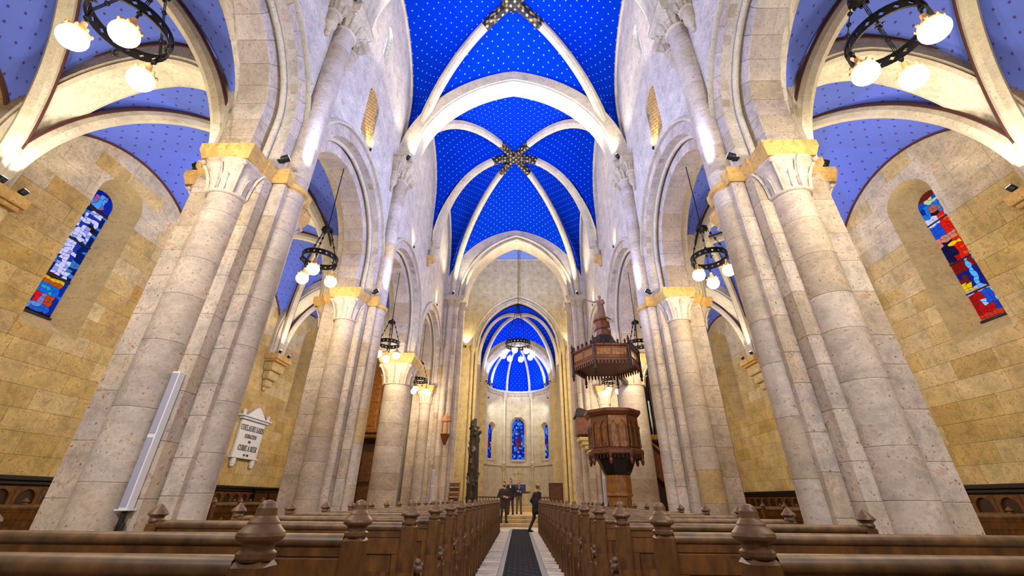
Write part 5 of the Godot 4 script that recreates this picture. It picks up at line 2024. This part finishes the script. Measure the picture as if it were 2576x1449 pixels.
func build_pulpit() -> void:
	var o := P(3.23, 0.0725, 13.6)
	var t := thing("pulpit", "carved octagonal oak pulpit on a tapering stem", "pulpit", o)
	t.scale = Vector3.ONE * 0.938
	var s := Soup.new()
	stack(s, [[0.52, -0.077], [0.52, 0.02]])
	obj(s, "plinth", M.oak_dark, t)
	s = Soup.new()
	stack(s, [[0.48, 0.0], [0.48, 0.12], [0.42, 0.22], [0.36, 0.5], [0.36, 1.25], [0.42, 1.30], [0.40, 1.38], [0.40, 1.88]])
	obj(s, "stem", M.oak_gold, t)
	s = Soup.new()
	stack(s, [[0.38, 1.86], [0.46, 1.98], [0.62, 2.32], [0.74, 2.44], [0.76, 2.50]])
	obj(s, "underside", M.oak_black, t)
	s = Soup.new()
	stack(s, [[0.86, 2.46], [0.92, 2.50], [0.92, 2.60], [0.86, 2.66], [0.82, 2.68]])
	obj(s, "base_moulding", M.oak_red, t)
	s = Soup.new()
	stack(s, [[0.80, 2.66], [0.80, 3.66]])
	obj(s, "drum", M.oak_gold, t)
	s = Soup.new()
	stack(s, [[0.82, 3.62], [0.90, 3.68], [0.97, 3.78], [0.97, 3.86], [0.90, 3.88]])
	obj(s, "cornice", M.oak_red, t)
	# traceried panels
	var w := 0.80 * sin(PI / 8)
	for k in 8:
		var a := ring_pt(k, 0.80, 8)
		var b := ring_pt(k + 1, 0.80, 8)
		var mid := (a + b) / 2
		var out := Vector3(mid.x, 0, mid.z).normalized()
		var xf := Transform3D(Basis(out.cross(Vector3.UP) * -1.0, Vector3.UP, out), mid + Vector3(0, 2.68, 0))
		s = Soup.new()
		for h in [-1, 1]:
			var fr := rect(0, 0, w * 0.98, 0.96)
			var hole := PackedVector2Array()
			for q in whole_arch(w * 0.34, 0.46, 0.22, 6): hole.append(q + Vector2(w * 0.48, 0.14))
			var pts := PackedVector2Array()
			for q in fr: pts.append(Vector2(q.x * h, q.y))
			var hp := PackedVector2Array()
			for q in hole: hp.append(Vector2(q.x * h, q.y))
			for m in [-1, 1]:
				var cut := PackedVector2Array([Vector2(h * w * 0.48, -1), Vector2(h * w * (0.48 + m), -1), Vector2(h * w * (0.48 + m), 2), Vector2(h * w * 0.48, 2)])
				for r in Geometry2D.intersect_polygons(pts, cut):
					for r2 in Geometry2D.clip_polygons(r, hp): prism(s, r2, xf, 0.0, 0.045)
		var pn := obj(s, "panel", M.oak_gold if k % 2 else M.oak_red, t)
		s = Soup.new()
		for x in [-w * 0.86, 0.0, w * 0.86]:
			var c := xf * Vector3(x, 0, 0.06)
			lathe(s, [Vector2(0.035, 0.02), Vector2(0.035, 0.10), Vector2(0.02, 0.12), Vector2(0.02, 0.56), Vector2(0.035, 0.62), Vector2(0.035, 0.68)], 8, Transform3D(Basis(), c))
		obj(s, "colonnette", M.oak_rail, pn)
		s = Soup.new()
		lathe(s, [Vector2(0, -0.34), Vector2(0.04, -0.28), Vector2(0.06, -0.2), Vector2(0.05, -0.12), Vector2(0.07, -0.02), Vector2(0.07, 0.02)], 8, Transform3D(Basis(), ring_pt(k, 0.84, 8) + Vector3(0, 2.48, 0)))
		obj(s, "pendant", M.oak_red, t)
		for j in 4:
			s = Soup.new()
			var q := ring_pt(k, 0.82, 8).lerp(ring_pt(k + 1, 0.82, 8), (j + 1) / 5.0)
			lathe(s, [Vector2(0, -0.16), Vector2(0.025, -0.12), Vector2(0.03, 0.0)], 6, Transform3D(Basis(), q + Vector3(0, 2.48, 0)))
			obj(s, "fringe_drop", M.oak_dark, t)
	# bridge from the stair behind the column
	s = Soup.new()
	sbox(s, P(0.72, 2.58, 1.65), Vector3(0.8, 0.10, 2.2), 0.01, Basis(Vector3.UP, -0.42))
	obj(s, "bridge", M.oak_dark, t)

	# sounding board
	var b2 := thing("sounding_board", "carved oak canopy with fretted cresting hanging above the pulpit", "canopy", o)
	b2.scale = Vector3.ONE * 0.938
	s = Soup.new()
	stack(s, [[1.05, 5.42], [1.20, 5.42], [1.22, 5.50], [1.18, 5.54], [1.18, 5.92], [1.24, 5.96], [1.24, 6.02], [1.10, 6.04]], 6)
	obj(s, "frieze", M.oak_red, b2)
	s = Soup.new()
	stack(s, [[1.06, 5.44], [0.8, 5.56], [0.3, 5.60]], 6)
	obj(s, "soffit", M.oak_dark, b2)
	s = Soup.new()
	stack(s, [[1.10, 6.02], [0.75, 6.16], [0.50, 6.36], [0.38, 6.56], [0.36, 6.62]], 6)
	obj(s, "roof", M.oak_black, b2)
	s = Soup.new()
	stack(s, [[0.34, 6.6], [0.30, 6.68], [0.30, 6.86], [0.34, 6.90], [0.29, 6.94], [0.27, 7.22], [0.34, 7.28], [0.34, 7.34]], 8)
	obj(s, "lantern", M.oak_red, b2)
	for k in 6:
		var a := ring_pt(k, 1.22, 6)
		var b := ring_pt(k + 1, 1.22, 6)
		s = Soup.new()
		lathe(s, [Vector2(0, -0.55), Vector2(0.05, -0.48), Vector2(0.03, -0.42), Vector2(0.06, -0.36), Vector2(0.045, -0.2), Vector2(0.055, 0.5), Vector2(0.07, 0.52), Vector2(0.03, 0.62), Vector2(0.055, 0.70), Vector2(0.02, 0.8), Vector2(0, 0.88)], 8, Transform3D(Basis(), a + Vector3(0, 5.48, 0)))
		obj(s, "corner_pinnacle", M.oak_dark, b2)
		for j in 9:
			var q := a.lerp(b, (j + 1) / 10.0)
			s = Soup.new()
			lathe(s, [Vector2(0, -0.2), Vector2(0.03, -0.14), Vector2(0.045, 0.0)], 6, Transform3D(Basis(), q * 0.985 + Vector3(0, 5.44, 0)))
			obj(s, "fringe_drop", M.oak_red, b2)
			if j % 2 == 0:
				s = Soup.new()
				lathe(s, [Vector2(0.05, 0.0), Vector2(0.03, 0.07), Vector2(0.05, 0.12), Vector2(0, 0.2)], 6, Transform3D(Basis(), q + Vector3(0, 6.0, 0)))
				obj(s, "cresting", M.oak_dark, b2)
		# two raised fields on every face
		var mid := (a + b) / 2
		var out := Vector3(mid.x, 0, mid.z).normalized()
		var xf := Basis(out.cross(Vector3.UP) * -1.0, Vector3.UP, out)
		s = Soup.new()
		for h in [-1, 1]: sbox(s, mid * 0.97 + xf.x * h * 0.28 + Vector3(0, 5.73, 0), Vector3(0.5, 0.26, 0.05), 0.02, xf)
		obj(s, "carved_field", M.oak_gold, b2)
	s = Soup.new()
	sbox(s, P(0.90, 5.74, 1.95), Vector3(0.16, 0.2, 3.0), 0.02, Basis(Vector3.UP, -0.43))
	obj(s, "bracket", M.oak_dark, b2)
	# preaching figure on the lantern
	var fg := thing("carved_figure", "small carved wooden figure with one raised arm on top of the pulpit canopy", "statue", o + Vector3(0, 7.342 * 0.938, 0), PI - 0.5)
	fg.scale = Vector3.ONE * 0.938
	var B := []
	var w0 := Color(0.16, 0.075, 0.035)
	for e in [-1, 1]:
		limb(B, [Vector3(e * 0.05, 0.095, 0), Vector3(e * 0.06, 0.3, 0), Vector3(e * 0.05, 0.56, 0), Vector3(e * 0.07, 0.78, 0)], [0.10, 0.085, 0.07, 0.065], w0)
	B.append([Vector3(-0.1, 0.80, 0), Vector3(0.1, 0.80, 0), 0.045, 0.045, w0])
	B.append([Vector3(0, 0.82, 0), Vector3(0, 0.90, 0), 0.03, 0.03, w0])
	limb(B, [Vector3(-0.11, 0.80, 0), Vector3(-0.16, 0.66, -0.04), Vector3(-0.05, 0.60, -0.12)], [0.042, 0.036, 0.026], w0)
	limb(B, [Vector3(0.11, 0.80, 0), Vector3(0.26, 0.80, -0.04), Vector3(0.44, 0.88, -0.08), Vector3(0.50, 0.91, -0.09)], [0.042, 0.034, 0.026, 0.02], w0)
	B.append([Vector3(0, 0.95, 0), Vector3(0, 0.98, 0), 0.055, 0.058, w0])
	B.append([Vector3(0, 0.90, -0.04), Vector3(0, 0.92, -0.05), 0.03, 0.035, w0])
	B.append([Vector3(0, 0.2, -0.06), Vector3(0.06, 0.6, -0.06), 0.05, 0.03, w0])
	s = Soup.new()
	flesh(s, B, 0.013, 0.03)
	obj(s, "body", cloth(), fg)

# ------------------------------------------------------------------ fittings
func letters(parent: Node, text: String, h: float, xf: Transform3D, m: Material, squeeze := 1.0) -> void:
	var fo := SystemFont.new()
	fo.font_names = PackedStringArray(["Droid Serif"])
	fo.font_weight = 700
	var tm := TextMesh.new()
	tm.text = text
	tm.font = fo
	tm.font_size = 64
	tm.pixel_size = h / 46.0
	tm.depth = 0.008
	var o := put(tm, "lettering", m, parent)
	o.transform = xf * Transform3D(Basis.from_scale(Vector3(squeeze, 1, 1)), Vector3.ZERO)

func build_fittings() -> void:
	var s := Soup.new()
	# memorial tablet on the aisle wall
	var t := thing("memorial_tablet", "white marble memorial tablet with black lettering on the aisle wall", "plaque", P(-10.69, 0, 17.15))
	sbox(s, Vector3(0.05, 3.22, 0), Vector3(0.10, 1.34, 1.56), 0.012)
	obj(s, "slab", M.white, t)
	s = Soup.new()
	sbox(s, Vector3(0.08, 3.95, 0), Vector3(0.20, 0.07, 1.80), 0.012)
	sbox(s, Vector3(0.10, 4.03, 0), Vector3(0.28, 0.06, 2.02), 0.012)
	obj(s, "cornice", M.white, t)
	s = Soup.new()
	prism(s, PackedVector2Array([Vector2(-0.62, 0), Vector2(0.62, 0), Vector2(0.42, 0.16), Vector2(0.16, 0.34), Vector2(0.0, 0.42), Vector2(-0.16, 0.34), Vector2(-0.42, 0.16)]), Transform3D(Basis(Vector3(0, 0, -1), Vector3.UP, Vector3.RIGHT), Vector3(0.03, 4.06, 0)), 0.0, 0.12, 0.01)
	for e in [-1, 1]: lathe(s, [Vector2(0.08, 0), Vector2(0.05, 0.06), Vector2(0.09, 0.14), Vector2(0.0, 0.26)], 8, Transform3D(Basis(), Vector3(0.10, 4.06, e * 0.84)))
	obj(s, "pediment", M.white, t)
	s = Soup.new()
	sbox(s, Vector3(0.07, 2.53, 0), Vector3(0.16, 0.06, 1.72), 0.01)
	obj(s, "shelf", M.white, t)
	for e in [-1, 1]:
		s = Soup.new()
		sbox(s, Vector3(0.06, 2.39, e * 0.62), Vector3(0.13, 0.24, 0.20), 0.03)
		ball(s, Vector3(0.06, 2.24, e * 0.62), Vector3(0.07, 0.06, 0.10), 10, 6)
		obj(s, "bracket", M.white, t)
	var base := Basis(Vector3(0, 0, -1), Vector3.UP, Vector3.RIGHT)
	for q in [["COELAURE SARIS", 0.21, 3.62], ["SEBRACHEN", 0.15, 3.32], ["UND", 0.09, 3.12], ["CURRE A BEER", 0.20, 2.88], ["1841 - 1898", 0.08, 2.63]]:
		letters(t, q[0], q[1], Transform3D(base, Vector3(0.104, q[2], 0)), M.black, 0.60)
	# loudspeakers
	for q in [[-4.45, 5.435, 1.03, 2.69, 0.105, "long white column loudspeaker on the nearest pier above a black bracket"], [-4.02, 22.16, 1.0, 2.45, 0.13, "white column loudspeaker on the crossing pier near the totem"], [4.42, 22.16, 0.95, 3.40, 0.13, "tall white column loudspeaker on the crossing pier behind the pulpit"]]:
		t = thing("column_loudspeaker", q[5], "loudspeaker", P(q[0], 0, q[1]), 0.0, "white column loudspeakers")
		s = Soup.new()
		var h: float = q[3] - q[2]
		sbox(s, Vector3(0, (q[2] + q[3]) / 2, 0), Vector3(q[4], h, 0.11), 0.008)
		obj(s, "cabinet", M.white, t)
		s = Soup.new()
		for e in [0.25, 0.75]: sbox(s, Vector3(0, q[2] + h * e, 0.057), Vector3(q[4] - 0.025, h * 0.47, 0.012), 0.003)
		obj(s, "grille", M.grille, t)
		s = Soup.new()
		sbox(s, Vector3(0, q[2] - 0.006, 0.0), Vector3(q[4] + 0.05, 0.016, 0.15), 0.003)
		obj(s, "end_plate", M.white, t)
		s = Soup.new()
		tube(s, Vector3(0, 0.0, 0), Vector3(0, q[2], 0), 0.03)
		sbox(s, Vector3(0.01, 0.72, 0), Vector3(0.09, 0.36, 0.06), 0.02)
		sbox(s, Vector3(-0.01, 0.3, 0), Vector3(0.07, 0.6, 0.05), 0.02)
		obj(s, "stand", M.black, t)
	t = thing("black_loudspeaker", "slim black loudspeaker standing beside the crossing on the pulpit side", "loudspeaker", P(3.72, 0.45, 25.0))
	s = Soup.new()
	sbox(s, Vector3(0, 1.05, 0), Vector3(0.16, 1.5, 0.16), 0.02)
	obj(s, "cabinet", M.black, t)
	s = Soup.new()
	sbox(s, Vector3(0, 0.03, 0), Vector3(0.36, 0.06, 0.36), 0.01)
	tube(s, Vector3(0, 0.05, 0), Vector3(0, 0.35, 0), 0.03)
	obj(s, "foot", M.black, t)
	# tall dark carved totem
	t = thing("carved_totem", "tall blackened column of entangled carved figures beside the chancel arch", "sculpture", P(-2.78, 0.45, 29.0))
	var B := []
	var rr := RandomNumberGenerator.new()
	rr.seed = 77
	var cs := [Color(0.030, 0.022, 0.018), Color(0.055, 0.040, 0.032), Color(0.018, 0.014, 0.012), Color(0.13, 0.10, 0.085)]
	B.append([Vector3(-0.10, 0, 0), Vector3(-0.08, 5.4, 0), 0.27, 0.20, cs[0]])
	B.append([Vector3(0.16, 0.1, 0), Vector3(0.14, 4.6, 0), 0.25, 0.20, cs[2]])
	for k in 56:
		var y := 0.2 + k * 0.092
		var a := rr.randf() * TAU
		var o := Vector3(cos(a) * 0.30, y, sin(a) * 0.26)
		var e := o + Vector3(rr.randf_range(-0.10, 0.10), rr.randf_range(0.1, 0.3), rr.randf_range(-0.1, 0.1))
		var col: Color = cs[rr.randi() % 4]
		B.append([o, e, rr.randf_range(0.06, 0.10), rr.randf_range(0.03, 0.06), col])
		if k % 2 == 0: B.append([e + Vector3(0, 0.08, 0), e + Vector3(0, 0.12, 0), 0.07, 0.075, cs[rr.randi() % 4]])
	B.append([Vector3(-0.25, 4.5, 0.1), Vector3(0.38, 4.75, 0.1), 0.08, 0.13, cs[0]])
	B.append([Vector3(-0.16, 5.1, 0.05), Vector3(0.02, 5.55, 0.05), 0.13, 0.12, cs[2]])
	s = Soup.new()
	flesh(s, B, 0.035, 0.03)
	obj(s, "carving", cloth(), t)
	s = Soup.new()
	sbox(s, Vector3(0, 0.06, 0), Vector3(0.9, 0.12, 0.8), 0.02)
	obj(s, "plinth", M.oak_black, t)
	# altar and what stands by it
	t = thing("altar", "stone altar in the apse", "altar", P(AX, 0.75, 36.4))
	s = Soup.new()
	sbox(s, Vector3(0, 0.45, 0), Vector3(1.7, 0.9, 0.8), 0.03)
	obj(s, "block", M.wall_pale, t)
	s = Soup.new()
	sbox(s, Vector3(0, 0.95, 0), Vector3(2.0, 0.1, 1.0), 0.02)
	obj(s, "table_top", M.oak_red, t)
	t = thing("altar_picture", "deep blue painted panel standing on the altar", "picture", P(AX, 1.754, 36.3))
	s = Soup.new()
	sbox(s, Vector3(0, 0.24, 0), Vector3(1.15, 0.44, 0.04), 0.008)
	obj(s, "board", mat(Color(0.05, 0.10, 0.42), 0.6), t)
	s = Soup.new()
	for e in [-1, 1]:
		sbox(s, Vector3(0, 0.24 + e * 0.225, 0), Vector3(1.2, 0.035, 0.06), 0.008)
		sbox(s, Vector3(e * 0.585, 0.24, 0), Vector3(0.035, 0.48, 0.06), 0.008)
	obj(s, "frame", mat(Color(0.02, 0.03, 0.10), 0.6), t)
	s = Soup.new()
	for q in [[-0.35, 0.2], [-0.1, 0.3], [0.2, 0.18], [0.4, 0.3]]: ball(s, Vector3(q[0], q[1], 0.02), Vector3(0.09, 0.07, 0.012), 10, 6)
	obj(s, "painted_cloud", mat(Color(0.30, 0.42, 0.75), 0.6), t)
	t = thing("altar_cross", "plain gilt cross behind the altar", "cross", P(AX, 0.75, 37.6))
	s = Soup.new()
	sbox(s, Vector3(0, 1.55, 0), Vector3(0.09, 2.3, 0.06), 0.01)
	sbox(s, Vector3(0, 2.32, 0), Vector3(1.05, 0.09, 0.06), 0.01)
	obj(s, "cross_bars", M.honey, t)
	s = Soup.new()
	stack(s, [[0.35, 0], [0.35, 0.15], [0.2, 0.25], [0.1, 0.42]])
	obj(s, "foot", M.wall_pale, t)
	t = thing("altar_rail", "low brown communion rail before the altar", "rail", P(AX, 0.75, 33.0))
	s = Soup.new()
	for e in [-1, 1]: sbox(s, Vector3(e * 2.0, 0.56, 0), Vector3(2.0, 0.07, 0.12), 0.012)
	obj(s, "top_bar", M.oak_dark, t)
	for k in 10:
		for e in [-1, 1]:
			s = Soup.new()
			lathe(s, [Vector2(0.04, 0), Vector2(0.025, 0.08), Vector2(0.04, 0.25), Vector2(0.02, 0.4), Vector2(0.035, 0.53)], 8, Transform3D(Basis(), Vector3(e * (1.06 + k * 0.21), 0, 0)))
			obj(s, "baluster", M.oak_red, t)
	t = thing("wooden_screen", "plain brown wooden board screen on the chancel side of the crossing", "screen", P(2.44, 0.45, 27.0))
	s = Soup.new()
	sbox(s, Vector3(0, 0.82, 0), Vector3(0.76, 1.5, 0.04), 0.006)
	obj(s, "board", M.oak, t)
	s = Soup.new()
	for e in [-1, 1]:
		sbox(s, Vector3(e * 0.39, 0.8, 0), Vector3(0.05, 1.6, 0.06), 0.008)
		sbox(s, Vector3(e * 0.39, 0.03, 0), Vector3(0.06, 0.06, 0.5), 0.008)
	sbox(s, Vector3(0, 1.59, 0), Vector3(0.84, 0.05, 0.07), 0.008)
	obj(s, "frame", M.oak_black, t)
	t = thing("hymn_board", "slatted wooden hymn board leaning beside the crossing pier", "board", P(-2.72, 0, 20.6), -0.2)
	s = Soup.new()
	for e in [-1, 1]: sbox(s, Vector3(e * 0.24, 0.93, 0.02), Vector3(0.05, 1.86, 0.05), 0.008, Basis(Vector3.RIGHT, -0.12))
	obj(s, "upright", M.oak_gold, t)
	for k in 6:
		s = Soup.new()
		sbox(s, Vector3(0, 0.75 + k * 0.2, 0.02 + 0.022 - 0.024 * k), Vector3(0.46, 0.16, 0.03), 0.008, Basis(Vector3.RIGHT, -0.12))
		obj(s, "slat", M.oak if k % 2 else M.oak_dark, t)
	s = Soup.new()
	sbox(s, Vector3(0, 0.45, -0.24), Vector3(0.05, 1.0, 0.04), 0.006, Basis(Vector3.RIGHT, 0.3))
	obj(s, "prop", M.oak_dark, t)
	t = thing("lamp_stand", "thin brass lamp stand with a small ring beside the chancel arch", "candle stand", P(3.0, 0.45, 28.6))
	s = Soup.new()
	lathe(s, [Vector2(0.2, 0), Vector2(0.2, 0.04), Vector2(0.04, 0.1), Vector2(0.022, 0.2), Vector2(0.022, 2.7), Vector2(0.05, 2.75)], 12)
	obj(s, "pole", M.brass, t)
	s = Soup.new()
	var fr := []
	for i in 16:
		var a := TAU * i / 16
		fr.append(Transform3D(Basis(Vector3(cos(a), sin(a), 0), Vector3(0, 0, 1), Vector3.ZERO), Vector3(cos(a) * 0.16, 2.92 + sin(a) * 0.16, 0)))
	sweep(s, fr, PackedVector2Array([Vector2(-0.02, -0.02), Vector2(0.02, -0.02), Vector2(0.02, 0.02), Vector2(-0.02, 0.02)]), false, true)
	obj(s, "ring", M.brass, t)
	# wooden chest against the aisle wall
	t = thing("oak_cupboard", "low dark oak cupboard with a cornice against the aisle wainscot", "cupboard", P(-9.9, 0, 18.6))
	s = Soup.new()
	sbox(s, Vector3(0, 0.72, 0), Vector3(1.2, 1.44, 0.6), 0.015)
	obj(s, "body", M.oak_dark, t)
	s = Soup.new()
	sbox(s, Vector3(0, 1.48, 0), Vector3(1.3, 0.08, 0.7), 0.02)
	obj(s, "top", M.oak_black, t)
	for e in [-1, 1]:
		s = Soup.new()
		sbox(s, Vector3(e * 0.29, 0.75, 0.31), Vector3(0.5, 1.1, 0.03), 0.01)
		var dr := obj(s, "door", M.oak, t)
		s = Soup.new()
		ball(s, Vector3(e * 0.08, 0.8, 0.34), Vector3(0.025, 0.025, 0.025), 8, 6)
		obj(s, "handle", M.brass, dr)
	# gallery screen in the tablet side aisle
	t = thing("gallery_screen", "tall light oak panelled gallery closing the end of the tablet side aisle", "gallery", P(-8.28, 0, 22.4))
	s = Soup.new()
	sbox(s, Vector3(0, 1.85, -0.25), Vector3(4.7, 3.7, 0.2), 0.01)
	obj(s, "lower_wall", M.oak_dark, t)
	s = Soup.new()
	sbox(s, Vector3(0, 6.3, -0.05), Vector3(4.7, 4.2, 0.5), 0.02)
	obj(s, "upper_box", M.oak_gold, t)
	s = Soup.new()
	sbox(s, Vector3(0, 4.3, 0.10), Vector3(4.75, 0.22, 0.6), 0.04)
	sbox(s, Vector3(0, 4.06, 0.04), Vector3(4.7, 0.2, 0.44), 0.06)
	obj(s, "ledge", M.oak_gold, t)
	for k in 7:
		for j in 3:
			s = Soup.new()
			sbox(s, Vector3(-2.0 + k * 0.67, 5.05 + j * 1.25, 0.215), Vector3(0.54, 1.05, 0.03), 0.012)
			obj(s, "panel", M.oak_gold, t)
		for j in 2:
			s = Soup.new()
			sbox(s, Vector3(-2.0 + k * 0.67, 1.0 + j * 1.6, -0.14), Vector3(0.54, 1.4, 0.03), 0.012)
			obj(s, "panel", M.oak, t)
	# organ in the pulpit side aisle
	t = thing("pipe_organ", "dark oak organ case with grey pipes above a gallery in the pulpit side aisle", "organ", P(8.28, 0, 22.2))
	s = Soup.new()
	sbox(s, Vector3(0, 6.0, -0.3), Vector3(4.7, 3.6, 0.4), 0.02)
	obj(s, "case", M.oak_black, t)
	s = Soup.new()
	sbox(s, Vector3(0, 4.0, 0.1), Vector3(4.75, 0.26, 0.9), 0.04)
	obj(s, "gallery_ledge", M.oak_gold, t)
	s = Soup.new()
	sbox(s, Vector3(0, 1.9, -0.45), Vector3(4.7, 3.8, 0.1), 0.01)
	obj(s, "under_wall", M.oak_black, t)
	for k in 22:
		s = Soup.new()
		var h := 1.4 + 0.9 * absf(sin(k * 0.55))
		lathe(s, [Vector2(0.01, 0), Vector2(0.07, 0.35), Vector2(0.075, 0.4), Vector2(0.075, h), Vector2(0.068, h)], 10, Transform3D(Basis(), Vector3(-2.15 + k * 0.205, 4.14, 0.12)))
		obj(s, "pipe", M.pipe, t)
	for k in 8:
		s = Soup.new()
		sbox(s, Vector3(-2.3 + k * 0.657, 5.9, 0.1), Vector3(0.07, 3.6, 0.22), 0.015)
		ball(s, Vector3(-2.3 + k * 0.657, 7.78, 0.1), Vector3(0.07, 0.12, 0.07), 8, 6)
		obj(s, "case_post", M.oak_black, t)
	# pulpit stair behind the round column
	t = thing("pulpit_stair", "brown oak stair with a slanting handrail behind the round column", "stair", P(5.75, 0, 18.6))
	for k in 12:
		s = Soup.new()
		sbox(s, Vector3(0.1 + k * 0.19, 2.45 - k * 0.2, 0), Vector3(0.26, 0.05, 0.9), 0.008)
		obj(s, "tread", M.oak, t)
	for e in [-1, 1]:
		s = Soup.new()
		prism(s, PackedVector2Array([Vector2(-0.1, 2.2), Vector2(2.3, -0.0), Vector2(2.5, -0.0), Vector2(2.5, 0.75), Vector2(-0.1, 3.2)]), Transform3D(Basis(Vector3.RIGHT, Vector3.UP, Vector3(0, 0, 1)), Vector3(0, 0, e * 0.46)), -0.03, 0.03)
		obj(s, "side_board", M.oak_red, t)
		s = Soup.new()
		tube(s, Vector3(-0.1, 3.45, e * 0.46), Vector3(2.5, 0.98, e * 0.46), 0.04)
		for q in [0.0, 1.2, 2.4]: tube(s, Vector3(q, 2.9 - q * 0.94, e * 0.46), Vector3(q, 3.36 - q * 0.95, e * 0.46), 0.03)
		obj(s, "handrail", M.oak_gold, t)
	s = Soup.new()
	sbox(s, Vector3(-0.3, 1.2, 0), Vector3(0.4, 2.4, 0.86), 0.01)
	obj(s, "landing", M.oak_dark, t)
	# corbelled balcony on the crossing pier
	t = thing("corbelled_balcony", "small oak balcony box on stepped stone corbels behind the pulpit", "balcony", P(3.55, 0, 21.75))
	for k in 4:
		s = Soup.new()
		sbox(s, Vector3(0.3 - k * 0.05, 3.25 + k * 0.2, 0.2 - 0.05 * k), Vector3(0.5 + k * 0.16, 0.19, 0.5 + k * 0.12), 0.04)
		obj(s, "corbel_stone", M.wall[1] if k % 2 else M.wall[3], t)
	s = Soup.new()
	sbox(s, Vector3(0.1, 4.5, 0.05), Vector3(1.0, 0.9, 0.9), 0.03)
	obj(s, "box", M.oak_red, t)
	s = Soup.new()
	prism(s, PackedVector2Array([Vector2(-0.5, 4.93), Vector2(0.62, 4.93), Vector2(0.62, 5.05), Vector2(-0.2, 5.35), Vector2(-0.38, 5.3)]), Transform3D(Basis(Vector3.RIGHT, Vector3.UP, Vector3(0, 0, 1)), Vector3(0, 0, 0.05)), -0.5, 0.5, 0.02)
	obj(s, "cresting", M.oak_black, t)
	# figure on a bracket at the other crossing pier
	t = thing("bracket_figure", "small painted figure on a wooden bracket under a canopy on the totem side", "statue", P(-3.55, 0, 21.9))
	s = Soup.new()
	stack(s, [[0.05, 3.6], [0.16, 3.85], [0.24, 4.05], [0.26, 4.12]], 8)
	obj(s, "bracket", M.oak_red, t)
	s = Soup.new()
	var B2 := []
	var c2 := Color(0.35, 0.2, 0.08)
	limb(B2, [Vector3(0, 4.14, 0), Vector3(0, 4.6, 0), Vector3(0, 5.0, 0)], [0.15, 0.13, 0.11], c2)
	B2.append([Vector3(0, 5.14, 0), Vector3(0, 5.18, 0), 0.07, 0.075, Color(0.5, 0.32, 0.2)])
	for e in [-1, 1]: limb(B2, [Vector3(e * 0.12, 4.98, 0), Vector3(e * 0.18, 4.78, 0.05), Vector3(e * 0.05, 4.74, 0.14)], [0.05, 0.045, 0.035], Color(0.4, 0.1, 0.08))
	flesh(s, B2, 0.025, 0.04)
	obj(s, "body", cloth(), t)
